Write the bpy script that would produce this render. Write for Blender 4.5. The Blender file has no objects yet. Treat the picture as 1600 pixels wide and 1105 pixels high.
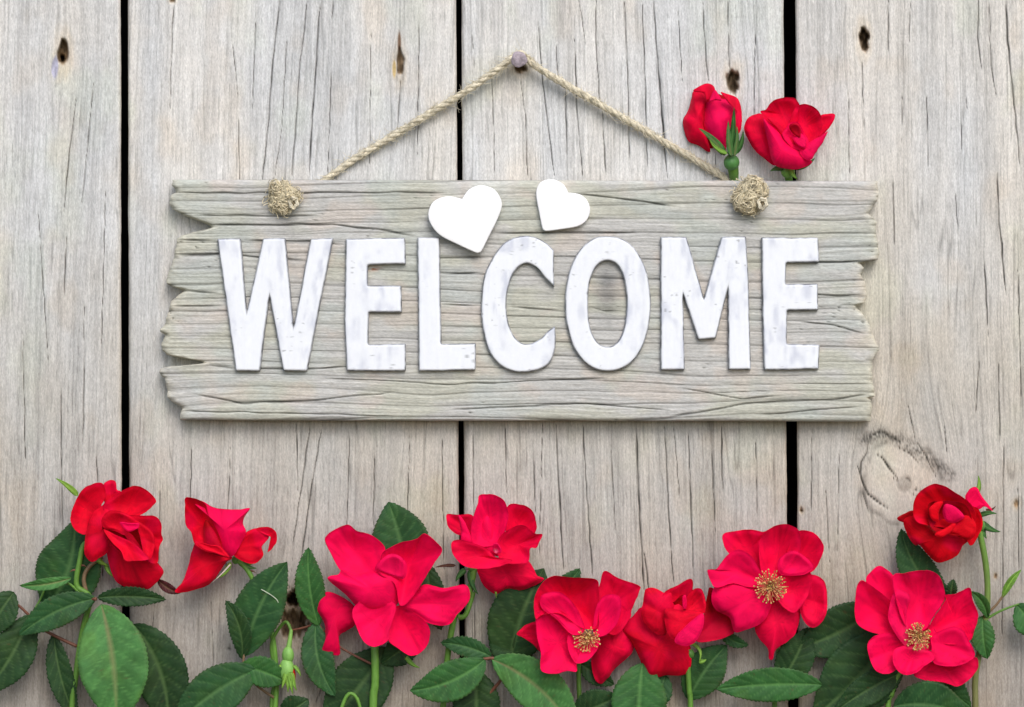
import bpy, math, random
import numpy as np
from mathutils import Vector
random.seed(7)
R = math.radians
SC = bpy.context.scene
COL = SC.collection
S = 0.0003            # metres per unit of drawing length ("u"): the sign is about 0.33 m wide
DC = 1.30             # camera distance from the boards, metres
GY = 1900.0           # drawing y of the ground line
ZC = (GY - 552.5) * S # camera height above the ground

# ---------------------------------------------------------------- camera, light, exposure
cam = bpy.data.cameras.new('camera')
cam.sensor_width = 36.0
cam.lens = 36.0 * DC / (1600 * S)
cam.clip_start = 0.02
cam.clip_end = 200
camo = bpy.data.objects.new('camera', cam)
COL.objects.link(camo)
camo.location = (0, -DC, ZC)
camo.rotation_euler = (R(90), 0, 0)
SC.camera = camo

SUN_EL, SUN_AZ = R(42), R(16)      # sun high in front of the fence, slightly to the right
world = bpy.data.worlds.new('World')
SC.world = world
world.use_nodes = True
wt = world.node_tree
wt.nodes.clear()
wo = wt.nodes.new('ShaderNodeOutputWorld')
wb = wt.nodes.new('ShaderNodeBackground')
ws = wt.nodes.new('ShaderNodeTexSky')
ws.sky_type = 'NISHITA'
ws.sun_disc = False
ws.sun_elevation = SUN_EL
ws.sun_rotation = R(180) - SUN_AZ
ws.air_density = 1.0
ws.dust_density = 2.0
ws.ozone_density = 0.8
wb.inputs['Strength'].default_value = 0.13
wt.links.new(ws.outputs[0], wb.inputs[0])
wt.links.new(wb.outputs[0], wo.inputs[0])
sun = bpy.data.lights.new('sun', 'SUN')
sun.energy = 1.15
sun.angle = R(32)
sun.color = (1.0, 0.975, 0.945)
suno = bpy.data.objects.new('sun', sun)
COL.objects.link(suno)
sd = Vector((math.sin(SUN_AZ) * math.cos(SUN_EL), -math.cos(SUN_AZ) * math.cos(SUN_EL), math.sin(SUN_EL)))
suno.rotation_euler = sd.to_track_quat('Z', 'Y').to_euler()
suno.location = (0.5, -2, 3)
SC.view_settings.view_transform = 'Standard'
SC.view_settings.look = 'None'
SC.view_settings.gamma = 1.0
SC.view_settings.exposure = 0.56
SC.view_settings.use_curve_mapping = False

# ---------------------------------------------------------------- helpers
def P(x, y, d=0.0):
    """drawing position (x right, y down, d = distance in front of the boards, all in u) -> metres"""
    k = (DC - d * S) / DC
    return ((x - 800.0) * S * k, -d * S, ZC + (552.5 - y) * S * k)

def PN(x, y, d):
    k = (DC - d * S) / DC
    return np.stack([(x - 800.0) * S * k, -d * S + 0 * x, ZC + (552.5 - y) * S * k], -1)

def empty(name, loc, label, cat, group=None):
    o = bpy.data.objects.new(name, None)
    COL.objects.link(o)
    o.location = loc
    o.empty_display_size = 0.01
    o['label'] = label
    o['category'] = cat
    if group:
        o['group'] = group
    return o

def wloc(o):
    v = Vector((0, 0, 0))
    while o is not None:
        v = v + o.location
        o = o.parent
    return v

def mesh_obj(name, verts, faces, mat, parent=None, cols=None, smooth=True, origin=None):
    """verts: world coordinates. Links ONE mesh object, its origin at its own centre."""
    V = np.asarray(verts, dtype=np.float64).reshape(-1, 3)
    if origin is None:
        origin = V.mean(0)
    origin = np.asarray(origin, dtype=np.float64)
    me = bpy.data.meshes.new(name)
    if isinstance(faces, np.ndarray):
        n, k = faces.shape
        me.vertices.add(len(V)); me.loops.add(n * k); me.polygons.add(n)
        me.vertices.foreach_set('co', (V - origin).astype(np.float32).ravel())
        me.loops.foreach_set('vertex_index', faces.astype(np.int32).ravel())
        me.polygons.foreach_set('loop_start', np.arange(0, n * k, k, dtype=np.int32))
        me.update(calc_edges=True)
    else:
        me.from_pydata([tuple(v) for v in (V - origin)], [], faces)
    if cols is not None:
        c = np.ones((len(V), 4), dtype=np.float32)
        c[:, :3] = np.clip(cols, 0, 1)
        a = me.color_attributes.new('Col', 'FLOAT_COLOR', 'POINT')
        a.data.foreach_set('color', c.ravel())
    if smooth:
        me.polygons.foreach_set('use_smooth', np.ones(len(me.polygons), dtype=bool))
    me.materials.append(mat)
    me.validate(); me.update()
    o = bpy.data.objects.new(name, me)
    COL.objects.link(o)
    if parent is not None:
        o.parent = parent
        o.location = Vector(origin) - wloc(parent)
    else:
        o.location = Vector(origin)
    return o

_tab = {}
def vn(x, y, seed=0):
    """smooth value noise 0..1"""
    if seed not in _tab:
        _tab[seed] = np.random.RandomState(seed + 11).rand(256, 256)
    T = _tab[seed]
    x = np.asarray(x, float) + 1000.37; y = np.asarray(y, float) + 1000.71
    xi = np.floor(x).astype(int); yi = np.floor(y).astype(int)
    fx = x - xi; fy = y - yi
    fx = fx * fx * (3 - 2 * fx); fy = fy * fy * (3 - 2 * fy)
    a = T[xi & 255, yi & 255]; b = T[(xi + 1) & 255, yi & 255]
    c = T[xi & 255, (yi + 1) & 255]; d = T[(xi + 1) & 255, (yi + 1) & 255]
    return (a * (1 - fx) + b * fx) * (1 - fy) + (c * (1 - fx) + d * fx) * fy

def fbm(x, y, seed=0, o=3):
    s = 0; a = 0.5; t = 0
    for i in range(o):
        s = s + a * vn(x * 2 ** i, y * 2 ** i, seed + i); t += a; a *= 0.5
    return s / t

def sst(a, b, x):
    t = np.clip((x - a) / (b - a), 0, 1)
    return t * t * (3 - 2 * t)

def lin(r, g, b):
    f = lambda c: ((c / 255 + 0.055) / 1.055) ** 2.4 if c > 10 else c / 255 / 12.92
    return np.array([f(r), f(g), f(b)])

# ---------------------------------------------------------------- materials
def new_mat(name):
    m = bpy.data.materials.new(name)
    m.use_nodes = True
    nt = m.node_tree
    b = nt.nodes['Principled BSDF']
    return m, nt, b

def N(nt, t, **kw):
    n = nt.nodes.new(t)
    for k, v in kw.items():
        setattr(n, k, v)
    return n

def mat_attr(name, rough=0.8, spec=0.3, nscale=(1, 1, 1), namp=0.12, bump=0.15, bdist=0.0003, sheen=0.0, sss=0.0, translucent=0.0, detail=3):
    """colour attribute x fine procedural noise, with matching bump"""
    m, nt, b = new_mat(name)
    at = N(nt, 'ShaderNodeAttribute'); at.attribute_name = 'Col'
    tc = N(nt, 'ShaderNodeTexCoord')
    mp = N(nt, 'ShaderNodeMapping'); mp.inputs['Scale'].default_value = nscale
    nz = N(nt, 'ShaderNodeTexNoise'); nz.inputs['Scale'].default_value = 1.0
    nz.inputs['Detail'].default_value = detail
    nz.inputs['Roughness'].default_value = 0.65
    nt.links.new(tc.outputs['Object'], mp.inputs[0]); nt.links.new(mp.outputs[0], nz.inputs['Vector'])
    mr = N(nt, 'ShaderNodeMapRange')
    mr.inputs['From Min'].default_value = 0.25; mr.inputs['From Max'].default_value = 0.75
    mr.inputs['To Min'].default_value = 1 - namp; mr.inputs['To Max'].default_value = 1 + namp
    nt.links.new(nz.outputs['Fac'], mr.inputs['Value'])
    vm = N(nt, 'ShaderNodeVectorMath', operation='SCALE')
    nt.links.new(at.outputs['Color'], vm.inputs[0]); nt.links.new(mr.outputs[0], vm.inputs['Scale'])
    nt.links.new(vm.outputs[0], b.inputs['Base Color'])
    b.inputs['Roughness'].default_value = rough
    b.inputs['Specular IOR Level'].default_value = spec
    b.inputs['Sheen Weight'].default_value = sheen
    b.inputs['Sheen Roughness'].default_value = 0.4
    if bump:
        bp = N(nt, 'ShaderNodeBump'); bp.inputs['Strength'].default_value = bump; bp.inputs['Distance'].default_value = bdist
        nt.links.new(nz.outputs['Fac'], bp.inputs['Height']); nt.links.new(bp.outputs[0], b.inputs['Normal'])
    if translucent > 0:
        tr = N(nt, 'ShaderNodeBsdfTranslucent'); mx = N(nt, 'ShaderNodeMixShader')
        mx.inputs[0].default_value = translucent
        out = nt.nodes['Material Output']
        nt.links.new(vm.outputs[0], tr.inputs['Color'])
        nt.links.new(b.outputs[0], mx.inputs[1]); nt.links.new(tr.outputs[0], mx.inputs[2])
        nt.links.new(mx.outputs[0], out.inputs[0])
    return m

M_PLANK = mat_attr('weathered_board', 0.9, 0.15, (1 / (1.5 * S), 1 / (4 * S), 1 / (4.5 * S)), 0.24, 0.5, 0.0003, detail=5)
M_SIGN = mat_attr('sign_wood', 0.88, 0.2, (1 / (6 * S), 1 / (4 * S), 1 / (1.7 * S)), 0.17, 0.5, 0.0003)
M_PETAL = mat_attr('rose_petal', 0.72, 0.10, (1 / (16 * S),) * 3, 0.07, 0.12, 0.0004, sheen=0.03, translucent=0.15)
M_LEAF = mat_attr('rose_leaf', 0.58, 0.22, (1 / (9 * S),) * 3, 0.18, 0.25, 0.0003, translucent=0.10)
M_STEM = mat_attr('rose_stem', 0.5, 0.4, (1 / (4 * S), 1 / (4 * S), 1 / (15 * S)), 0.2, 0.2, 0.0002)
M_STAMEN = mat_attr('stamen', 0.7, 0.2, (1 / (2 * S),) * 3, 0.2, 0.0)
M_ROPE = mat_attr('jute', 0.95, 0.05, (1 / (1.5 * S),) * 3, 0.25, 0.3, 0.0002)
M_LETTER = mat_attr('distressed_white_metal', 0.42, 0.45, (1 / (5 * S), 1 / (5 * S), 1 / (9 * S)), 0.03, 0.12, 0.0003)
M_HEART = mat_attr('white_painted_heart', 0.6, 0.3, (1 / (6 * S),) * 3, 0.01, 0.05, 0.0002)
M_NAIL = mat_attr('weathered_nail', 0.5, 0.5, (1 / (2.5 * S),) * 3, 0.35, 0.4, 0.0003)
M_DARK = mat_attr('gap_shade_and_rail', 0.95, 0.05, (1 / (8 * S),) * 3, 0.2, 0.1)
M_SOIL = mat_attr('soil', 1.0, 0.05, (1 / (20 * S),) * 3, 0.4, 0.6, 0.002)

# ---------------------------------------------------------------- cracks and knots in boards
def seg_dist(x, y, pts):
    d = np.full(x.shape, 1e9)
    for (x0, y0), (x1, y1) in zip(pts[:-1], pts[1:]):
        vx, vy = x1 - x0, y1 - y0
        t = np.clip(((x - x0) * vx + (y - y0) * vy) / (vx * vx + vy * vy), 0, 1)
        d = np.minimum(d, np.hypot(x - x0 - t * vx, y - y0 - t * vy))
    return d

def crack_mask(x, y, pts, w, seed, wob=2.0):
    """0..1 mask of a crack with wandering path, uneven width and tapered ends"""
    xs = [p[0] for p in pts]; ys = [p[1] for p in pts]
    m = np.zeros(x.shape)
    sel = (x > min(xs) - 14) & (x < max(xs) + 14) & (y > min(ys) - 14) & (y < max(ys) + 14)
    if not sel.any():
        return m
    X, Y = x[sel], y[sel]
    Xw = X + wob * (vn(Y / 17.0, Y * 0 + seed, seed) - 0.5) * 2
    Yw = Y + wob * (vn(X / 17.0, X * 0 + seed, seed + 1) - 0.5) * 1.0
    d = seg_dist(Xw, Yw, pts)
    e = np.minimum(np.hypot(X - xs[0], Y - ys[0]), np.hypot(X - xs[-1], Y - ys[-1]))
    ww = w * (0.45 + 0.9 * vn(Y / 30.0 + X / 30.0, Y * 0, seed + 2)) * np.clip(e / 35.0 + 0.25, 0.25, 1)
    m[sel] = np.clip(1.25 * np.exp(-(d / ww) ** 2), 0, 1) * (0.55 + 0.45 * vn(Y / 22.0, X / 30.0, seed + 5))
    return m

CRACKS = [  # path, half width
    # board 1
    ([(146, 130), (128, 320)], 0.7), ([(120, 150), (108, 240), (100, 330)], 0.7), ([(60, 330), (75, 560)], 0.6),
    ([(104, 372), (100, 470)], 0.9), ([(132, 480), (130, 700)], 0.8), ([(36, 520), (40, 735)], 0.6), ([(165, 300), (158, 560)], 0.5),
    ([(95, 600), (98, 880)], 0.6), ([(150, 700), (160, 900)], 0.6),
    # board 2
    ([(272, 0), (269, 50), (268, 90)], 1.5), ([(268, 90), (266, 170)], 0.8), ([(362, 60), (372, 150), (374, 280)], 0.6),
    ([(400, 30), (396, 140), (394, 170)], 0.8), ([(438, 0), (427, 90), (420, 180), (410, 280)], 1.4), ([(449, 60), (440, 200), (430, 275)], 0.6),
    ([(480, 0), (468, 110), (462, 200), (455, 280)], 1.2), ([(500, 10), (494, 95), (487, 200), (484, 270)], 1.7), ([(521, 0), (518, 30)], 1.6),
    ([(518, 110), (512, 270)], 0.7), ([(626, 125), (623, 165), (621, 205)], 1.1), ([(580, 40), (577, 260)], 0.5), ([(655, 20), (652, 250)], 0.5),
    ([(463, 662), (466, 770)], 1.0), ([(485, 662), (470, 770), (458, 850)], 1.2), ([(503, 664), (487, 760), (470, 880)], 1.0),
    ([(546, 662), (541, 880)], 0.9), ([(640, 680), (636, 850)], 0.6), ([(586, 700), (583, 830)], 0.7), ([(300, 690), (296, 830)], 0.6),
    ([(250, 760), (247, 900)], 0.6), ([(360, 700), (352, 900)], 0.6), ([(690, 670), (694, 900)], 0.5), ([(603, 1025), (595, 1105)], 1.3),
    ([(505, 1070), (490, 1105)], 1.0), ([(240, 940), (236, 1105)], 0.7), ([(330, 940), (335, 1100)], 0.5),
    ([(252, 1017), (300, 1016), (372, 1013)], 0.5), ([(446, 912), (462, 925), (470, 905)], 0.9),
    # board 3
    ([(738, 40), (741, 120)], 0.6), ([(812, 112), (822, 190), (824, 275)], 0.7), ([(840, 30), (848, 130), (866, 275)], 0.8),
    ([(897, 60), (902, 180), (910, 275)], 0.8), ([(932, 0), (930, 60), (940, 190)], 0.9), ([(905, 0), (915, 70)], 0.8), ([(883, 140), (886, 240)], 1.0),
    ([(975, 0), (981, 120), (984, 270)], 0.8), ([(1003, 0), (1008, 130), (1012, 278)], 0.9), ([(1021, 0), (1027, 90), (1035, 190), (1043, 280)], 1.6),
    ([(1060, 20), (1066, 130)], 0.6), ([(1098, 0), (1102, 80), (1108, 130)], 1.2), ([(1137, 0), (1139, 105)], 1.0), ([(1117, 230), (1119, 280)], 0.9),
    ([(940, 150), (946, 278)], 0.9), ([(868, 60), (873, 140)], 0.6), ([(768, 100), (773, 270)], 0.5), ([(1180, 40), (1178, 200)], 0.5),
    ([(739, 662), (742, 1100)], 0.5), ([(789, 664), (792, 780)], 0.7), ([(869, 664), (873, 760), (880, 890)], 1.5), ([(911, 664), (916, 760), (926, 905)], 1.2),
    ([(833, 700), (836, 800)], 0.6), ([(848, 664), (842, 880)], 0.5), ([(994, 662), (999, 800), (1006, 920)], 1.7), ([(1006, 860), (1015, 930)], 1.1),
    ([(1038, 664), (1045, 800), (1053, 920)], 1.0), ([(1075, 670), (1080, 800), (1084, 900)], 0.9), ([(1052, 662), (1062, 780)], 0.6), ([(1127, 664), (1129, 770)], 1.0),
    ([(1112, 700), (1118, 840)], 0.6), ([(1180, 690), (1183, 820)], 0.5), ([(905, 1060), (908, 1105)], 1.1), ([(868, 1050), (870, 1105)], 0.8), ([(955, 700), (962, 850)], 0.6),
    # board 4
    ([(1388, 0), (1387, 90)], 0.9), ([(1346, 90), (1350, 200)], 0.6), ([(1423, 0), (1420, 70)], 0.8), ([(1529, 0), (1528, 60), (1534, 110)], 1.0),
    ([(1571, 0), (1575, 70), (1583, 150), (1594, 260)], 1.6), ([(1545, 0), (1548, 100), (1556, 150)], 0.8), ([(1509, 150), (1511, 170)], 1.2), ([(1503, 180), (1502, 235)], 0.9),
    ([(1448, 150), (1450, 260)], 0.7), ([(1410, 150), (1409, 225)], 0.9), ([(1558, 270), (1560, 330), (1566, 400), (1572, 460)], 1.4), ([(1537, 400), (1545, 530)], 1.1),
    ([(1565, 370), (1567, 420)], 1.3), ([(1492, 290), (1497, 370)], 0.8), ([(1530, 560), (1525, 640)], 0.9), ([(1395, 280), (1397, 380)], 0.7), ([(1325, 130), (1327, 270)], 0.6),
    ([(1418, 630), (1430, 690)], 1.3), ([(1560, 560), (1562, 700)], 0.7), ([(1475, 660), (1480, 720)], 0.8), ([(1590, 420), (1596, 640)], 0.9), ([(1270, 300), (1268, 800)], 0.4),
    ([(1290, 760), (1296, 880)], 0.6), ([(1312, 690), (1308, 860)], 0.5), ([(1568, 700), (1566, 1000)], 0.6), ([(1590, 760), (1592, 900)], 0.6),
    # the eye of the big knot
    ([(1368, 709), (1378, 715), (1388, 730), (1405, 750)], 2.4), ([(1424, 762), (1440, 770)], 2.4), ([(1340, 728), (1346, 752), (1356, 772), (1374, 786), (1390, 797)], 2.2),
    ([(1356, 690), (1354, 708), (1346, 722), (1344, 740), (1350, 758)], 2.6), ([(1350, 690), (1360, 681), (1376, 673), (1394, 683), (1410, 692)], 2.4), ([(1405, 700), (1420, 708), (1434, 722)], 2.6), ([(1432, 690), (1446, 712), (1462, 745)], 1.2), ([(1346, 762), (1352, 782), (1358, 800)], 1.0), ([(1392, 744), (1402, 752)], 1.2), ([(1424, 770), (1434, 778)], 1.2),
]
PITS = [  # x, y, rx, ry, depth, brightness of the wood around
    (98, 82, 10, 24, 18, .22), (98, 91, 4.5, 7, 10, .1), (625, 98, 7, 26, 13, .38), (1145, 126, 11, 22, 18, .16), (1350, 60, 9, 22, 20, .10),
    (812, 106, 12, 9, 14, .25), (270, 0, 5, 4, 8, .3), (461, 936, 17, 15, 26, .05), (459, 974, 26, 30, 10, .20), (1252, 797, 4, 5, 7, .3), (1588, 788, 5, 7, 4, .6), (1556, 900, 3, 4, 3, .6)]
KNOTS = [  # x, y, rx, ry of the deflected grain, strength
    (1410, 752, 75, 110, .80), (460, 950, 40, 55, .8), (1145, 126, 26, 60, .6), (1350, 60, 24, 60, .55), (97, 85, 26, 80, .55), (625, 98, 20, 60, .5), (812, 100, 20, 50, .5)]

def board_wood(x, y, seed, tilt, warm):
    """weathered upright board: linear colour and relief (u) at drawing points"""
    u = x + tilt * (y - 500) + 16 * (fbm(x / 260.0, y / 700.0, seed, 2) - 0.5)
    for kx, ky, rx, ry, a in KNOTS:
        dx, dy = x - kx, y - ky
        u = u - dx * a * np.exp(-(dx / rx) ** 2 - (dy / ry) ** 2)
    band = vn(u / 34.0, y / 900.0, seed + 3)
    band2 = vn(u / 11.0, y / 500.0, seed + 4)
    fine = vn(u / 3.1, y / 150.0, seed + 5)
    fib = vn(u / 1.6, y / 60.0, seed + 6)
    fib2 = vn(u / 1.4, y / 8.0, seed + 16)
    thr = sst(0.60, 0.82, vn(u / 2.0, y / 120.0, seed + 17)) * sst(0.3, 0.6, vn(x / 26.0, y / 70.0, seed + 18))
    pore = sst(0.74, 0.9, vn(u / 1.5, y / 11.0, seed + 19))
    blot = fbm(x / 90.0, y / 170.0, seed + 7, 3)
    pat = fbm(x / 45.0, y / 120.0, seed + 8, 3)
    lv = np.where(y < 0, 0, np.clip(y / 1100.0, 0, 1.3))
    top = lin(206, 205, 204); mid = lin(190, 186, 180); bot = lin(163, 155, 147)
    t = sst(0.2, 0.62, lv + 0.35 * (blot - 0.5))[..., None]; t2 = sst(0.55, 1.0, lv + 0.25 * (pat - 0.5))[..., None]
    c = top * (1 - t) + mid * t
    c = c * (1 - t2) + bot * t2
    wm = np.clip(warm + 1.3 * (blot - 0.5) + 0.9 * (band - 0.5), 0, 1)[..., None]
    c = c * ((1 - wm) * np.array([0.97, 0.99, 1.0]) + wm * np.array([1.02, 0.99, 0.93]))
    pink = sst(0.56, 0.78, fbm(x / 60.0, y / 90.0, seed + 30, 3))[..., None]
    c = c * (1 - pink * (1 - np.array([1.0, 0.965, 0.925])))
    grn = sst(0.56, 0.8, fbm(x / 70.0, y / 110.0, seed + 40, 3))[..., None]
    c = c * (1 - grn * (1 - np.array([0.975, 1.0, 0.95])))
    s = 1 + 0.14 * (band - 0.5) + 0.14 * (band2 - 0.5) + 0.11 * (fine - 0.5) + 0.17 * (fib - 0.5) + 0.20 * (fib2 - 0.5) + 0.12 * (pat - 0.5)
    h = 0.3 * (fine - 0.5) + 0.4 * (fib - 0.5) + 0.4 * (fib2 - 0.5) + 0.3 * (band2 - 0.5)
    # dark latewood threads and hair cracks following the grain
    th = sst(0.80, 0.93, vn(u / 2.3, y / 75.0, seed + 9)) * (0.35 + 0.65 * vn(x / 50, y / 160, seed + 10))
    q = vn(u / 9.0, y / 420.0, seed + 12)
    hc = np.exp(-((q - 0.5) / 0.018) ** 2) * sst(0.42, 0.62, vn(x / 34.0, y / 130.0, seed + 13))
    q2 = vn(u / 5.0, y / 260.0, seed + 14)
    hc2 = np.exp(-((q2 - 0.45) / 0.04) ** 2) * sst(0.5, 0.7, vn(x / 25.0, y / 80.0, seed + 15))
    s = s * (1 - 0.12 * thr) * (1 - 0.14 * pore) * 1.03 * (1 - 0.24 * th) * (1 - 0.34 * hc) * (1 - 0.22 * hc2)
    h = h - 0.5 * th - 0.8 * hc - 0.6 * hc2
    # faint saw marks across the board
    h = h + 0.25 * (vn(x / 60.0, y / 3.5, seed + 20) - 0.5)
    s = s * (1 + 0.05 * (vn(x / 50.0, y / 5.0, seed + 21) - 0.5))
    m = np.zeros(x.shape)
    for i, (pts, w) in enumerate(CRACKS):
        m = np.maximum(m, crack_mask(x, y, pts, 0.20 + w * 0.55, i % 40, 0.8))
    # big knot: rings round an eye
    kx, ky = 1408, 752
    rr = np.hypot((x - kx) / 62.0, (y - ky) / 70.0) + 0.13 * (vn(x / 20.0, y / 20.0, 77) - 0.5)
    ins = 1 - sst(0.8, 1.0, rr)
    ring = 0.5 + 0.5 * np.sin(rr * 34 + 3 * vn(x / 25.0, y / 25.0, 78))
    s = s * (1 - ins) + ins * (1.17 + 0.05 * (ring - 0.5) + 0.10 * (fib - 0.5) + 0.16 * (vn(x / 2.2, y / 2.2, 82) - 0.5))
    s = s * (1 - 0.35 * np.exp(-((rr - 0.97) / 0.05) ** 2) * sst(0.4, 0.6, vn(x / 14.0, y / 14.0, 79)))
    eye = np.hypot(x - 1413, y - 757)
    eye = eye + 3.0 * (vn(x / 6.0, y / 6.0, 83) - 0.5)
    er = np.exp(-((eye - 10.5) / 1.6) ** 2) * (0.35 + 0.65 * sst(0.35, 0.6, vn(x / 9.0, y / 9.0, 84)))
    s = s * (1 - 0.75 * er) * (1 - 0.30 * (1 - sst(8, 11, eye))); h = h - 2.5 * er + 1.0 * ins
    scar = np.exp(-(seg_dist(x, y, [(1350, 686), (1376, 678), (1410, 690), (1450, 716), (1484, 742)]) / 11.0) ** 2)
    s = s * (1 - 0.25 * scar) * (1 - 0.62 * scar * sst(0.3, 0.75, vn((x + y) / 5.0, (y - x) / 1.8, 80))); h = h + scar * 2 * (vn(x / 5.0, y / 2.4, 81) - 0.5)
    s = s * (1 - 0.93 * np.clip(m * 1.1, 0, 1)); h = h - 4 * m
    # pits left by old nails and small knots
    for i, (px, py, rx, ry, dp, br) in enumerate(PITS):
        r = np.hypot((x - px) / rx, (y - py) / ry) + 0.55 * (vn(x / 5.0, y / 9.0, 60 + i) - 0.5)
        p = 1 - sst(0.55, 1.0, r)
        halo = 1 - sst(0.9, 2.3, r)
        tint = np.array([1.0, 0.86, 0.66])
        c = c * (1 - halo[..., None] * 0.42 * (1 - tint))
        c = c * (1 - p[..., None] * (1 - np.array([1.0, 0.78, 0.56])))
        s = s * (1 - p * (1 - br * (0.5 + 1.2 * vn(x / 3.0, y / 6.0, 90 + i))))
        h = h - dp * p * (0.6 + 0.8 * vn(x / 4.0, y / 8.0, 70 + i))
    # bluish splinter beside the left pit
    sp = (1 - sst(0.6, 1.0, np.hypot((x - 86 + (y - 106) * 0.10) / 6.5, (y - 106) / 23.0) + 0.3 * (vn(x / 4.0, y / 9.0, 98) - 0.5)))
    c = c * (1 - sp[..., None]) + lin(168, 167, 184) * sp[..., None]; s = s * (1 - sp) + sp * (0.75 + 0.7 * vn(x / 2.5, y / 5.0, 99)); h = h * (1 - sp) - 2 * sp
    # torn fibre in the second board's pit
    sp = (1 - sst(0.5, 1.0, np.hypot((x - 624) / 3.5, (y - 66) / 22.0)))
    c = c * (1 - sp[..., None]) + lin(138, 112, 92) * sp[..., None]
    sp = (1 - sst(0.6, 1.0, np.hypot((x - 616) / 3.5, (y - 108) / 17.0)))
    c = c * (1 - sp[..., None]) + lin(205, 180, 130) * sp[..., None]
    return c * np.clip(s, 0.03, 1.6)[..., None], h

def grid_faces(nr, nc, flip=False):
    i = np.arange(nr - 1)[:, None] * nc + np.arange(nc - 1)[None]
    f = np.stack([i, i + nc, i + nc + 1, i + 1], -1).reshape(-1, 4)
    return f[:, ::-1].copy() if flip else f

def axis_lines(a, b, lo, hi, fine, coarse):
    out = [a]; v = a
    while v < b - 1e-6:
        st = fine if (lo <= v < hi) else coarse
        if v < lo and v + st > lo: st = lo - v
        v = min(b, v + st); out.append(v)
    return np.array(out)

# ================================================================ the fence
fence = empty('wooden_fence', P(800, GY, -30), 'weathered grey fence of wide upright boards with black gaps, behind the sign', 'fence')
TOPY = -900.0
def board(xl0, xl1, xr0, xr1, seed, tilt, warm, dd, label=None):
    """edges given at y=0 and y=1100; dd = how far it stands proud"""
    ys = axis_lines(TOPY, GY - 20, -16, 1120, 3.6, 45.0)
    xm0, xm1 = min(xl0, xl1), max(xr0, xr1)
    xs = axis_lines(xm0, xm1, max(xm0, -16), 1616, 1.2, 25.0) if xm1 > -16 and xm0 < 1616 else np.linspace(xm0, xm1, 24)
    s = (xs - xm0) / (xm1 - xm0)
    Y, Sg = np.meshgrid(ys, s, indexing='ij')
    k = Y / 1100.0
    wig = 1.3 * (vn(Y / 60.0, Y * 0, seed + 50) - 0.5) + 0.7 * (vn(Y / 14.0, Y * 0, seed + 51) - 0.5)
    wig2 = 1.3 * (vn(Y / 60.0, Y * 0, seed + 52) - 0.5) + 0.7 * (vn(Y / 14.0, Y * 0, seed + 53) - 0.5)
    XL = xl0 + (xl1 - xl0) * k + wig; XR = xr0 + (xr1 - xr0) * k + wig2
    X = XL + (XR - XL) * Sg
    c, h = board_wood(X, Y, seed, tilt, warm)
    e = np.minimum(X - XL, XR - X)
    h = h - 7 * np.exp(-(e / 2.2)) + dd
    # brown unweathered rim
    c = c * (1 - 0.35 * np.exp(-(e / 2.5))[..., None] * (1 - np.array([1.0, 0.86, 0.68])))
    # skirt
    Xp = np.pad(X, 1, mode='edge'); Yp = np.pad(Y, 1, mode='edge'); hp = np.pad(h, 1, constant_values=-62.0 + dd)
    cp = np.pad(c, ((1, 1), (1, 1), (0, 0)), mode='edge')
    V = PN(Xp, Yp, hp).reshape(-1, 3)
    nr, nc = Xp.shape
    F = grid_faces(nr, nc)
    F = np.concatenate([F, np.array([[0, nc - 1, nr * nc - 1, (nr - 1) * nc]])])
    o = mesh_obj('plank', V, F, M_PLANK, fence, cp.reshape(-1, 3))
    if label: o['label'] = label
    return o
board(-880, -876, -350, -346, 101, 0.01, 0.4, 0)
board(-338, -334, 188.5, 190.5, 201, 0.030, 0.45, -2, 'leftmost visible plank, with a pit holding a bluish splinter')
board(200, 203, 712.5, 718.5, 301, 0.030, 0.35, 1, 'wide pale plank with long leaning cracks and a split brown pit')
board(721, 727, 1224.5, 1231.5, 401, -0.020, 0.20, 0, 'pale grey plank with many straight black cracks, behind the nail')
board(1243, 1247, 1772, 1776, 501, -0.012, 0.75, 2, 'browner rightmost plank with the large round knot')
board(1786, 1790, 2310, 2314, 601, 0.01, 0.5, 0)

def box(name, x0, x1, y0, y1, d0, d1, mat, parent, col, label=None):
    v = [P(x, y, d) for d in (d0, d1) for y in (y0, y1) for x in (x0, x1)]
    v = [tuple(((x - 800) * S, -d * S, ZC + (552.5 - y) * S)) for d in (d0, d1) for y in (y0, y1) for x in (x0, x1)]
    f = [(0, 2, 3, 1), (4, 5, 7, 6), (0, 1, 5, 4), (2, 6, 7, 3), (0, 4, 6, 2), (1, 3, 7, 5)]
    o = mesh_obj(name, v, f, mat, parent, np.tile(np.array(col), (8, 1)), smooth=False)
    if label: o['label'] = label
    return o
box('added_gap_shade', -880, 2314, TOPY + 10, GY - 10, -200, -188, M_DARK, fence, (0.006, 0.006, 0.007))  # added near-black sheet; its colour stands in for shade in the gaps
box('rail', -880, 2314, -420, -240, -186, -64, M_DARK, fence, (0.05, 0.045, 0.04))
box('rail', -880, 2314, 1420, 1600, -186, -64, M_DARK, fence, (0.05, 0.045, 0.04))

# ground
gx = np.linspace(-14, 14, 90); gy = np.linspace(-9, 9, 60)
GX, GYY = np.meshgrid(gx, gy, indexing='xy')
gz = 0.02 * (fbm(GX / 0.4, GYY / 0.4, 5, 3) - 0.5) - 0.012
gcol = np.array([0.10, 0.09, 0.055]) * (0.7 + 0.6 * fbm(GX / 0.5, GYY / 0.5, 9, 3))[..., None]
g = mesh_obj('ground', np.stack([GX, GYY, gz], -1).reshape(-1, 3), grid_faces(60, 90, True), M_SOIL, None, gcol.reshape(-1, 3))
g['kind'] = 'structure'

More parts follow.
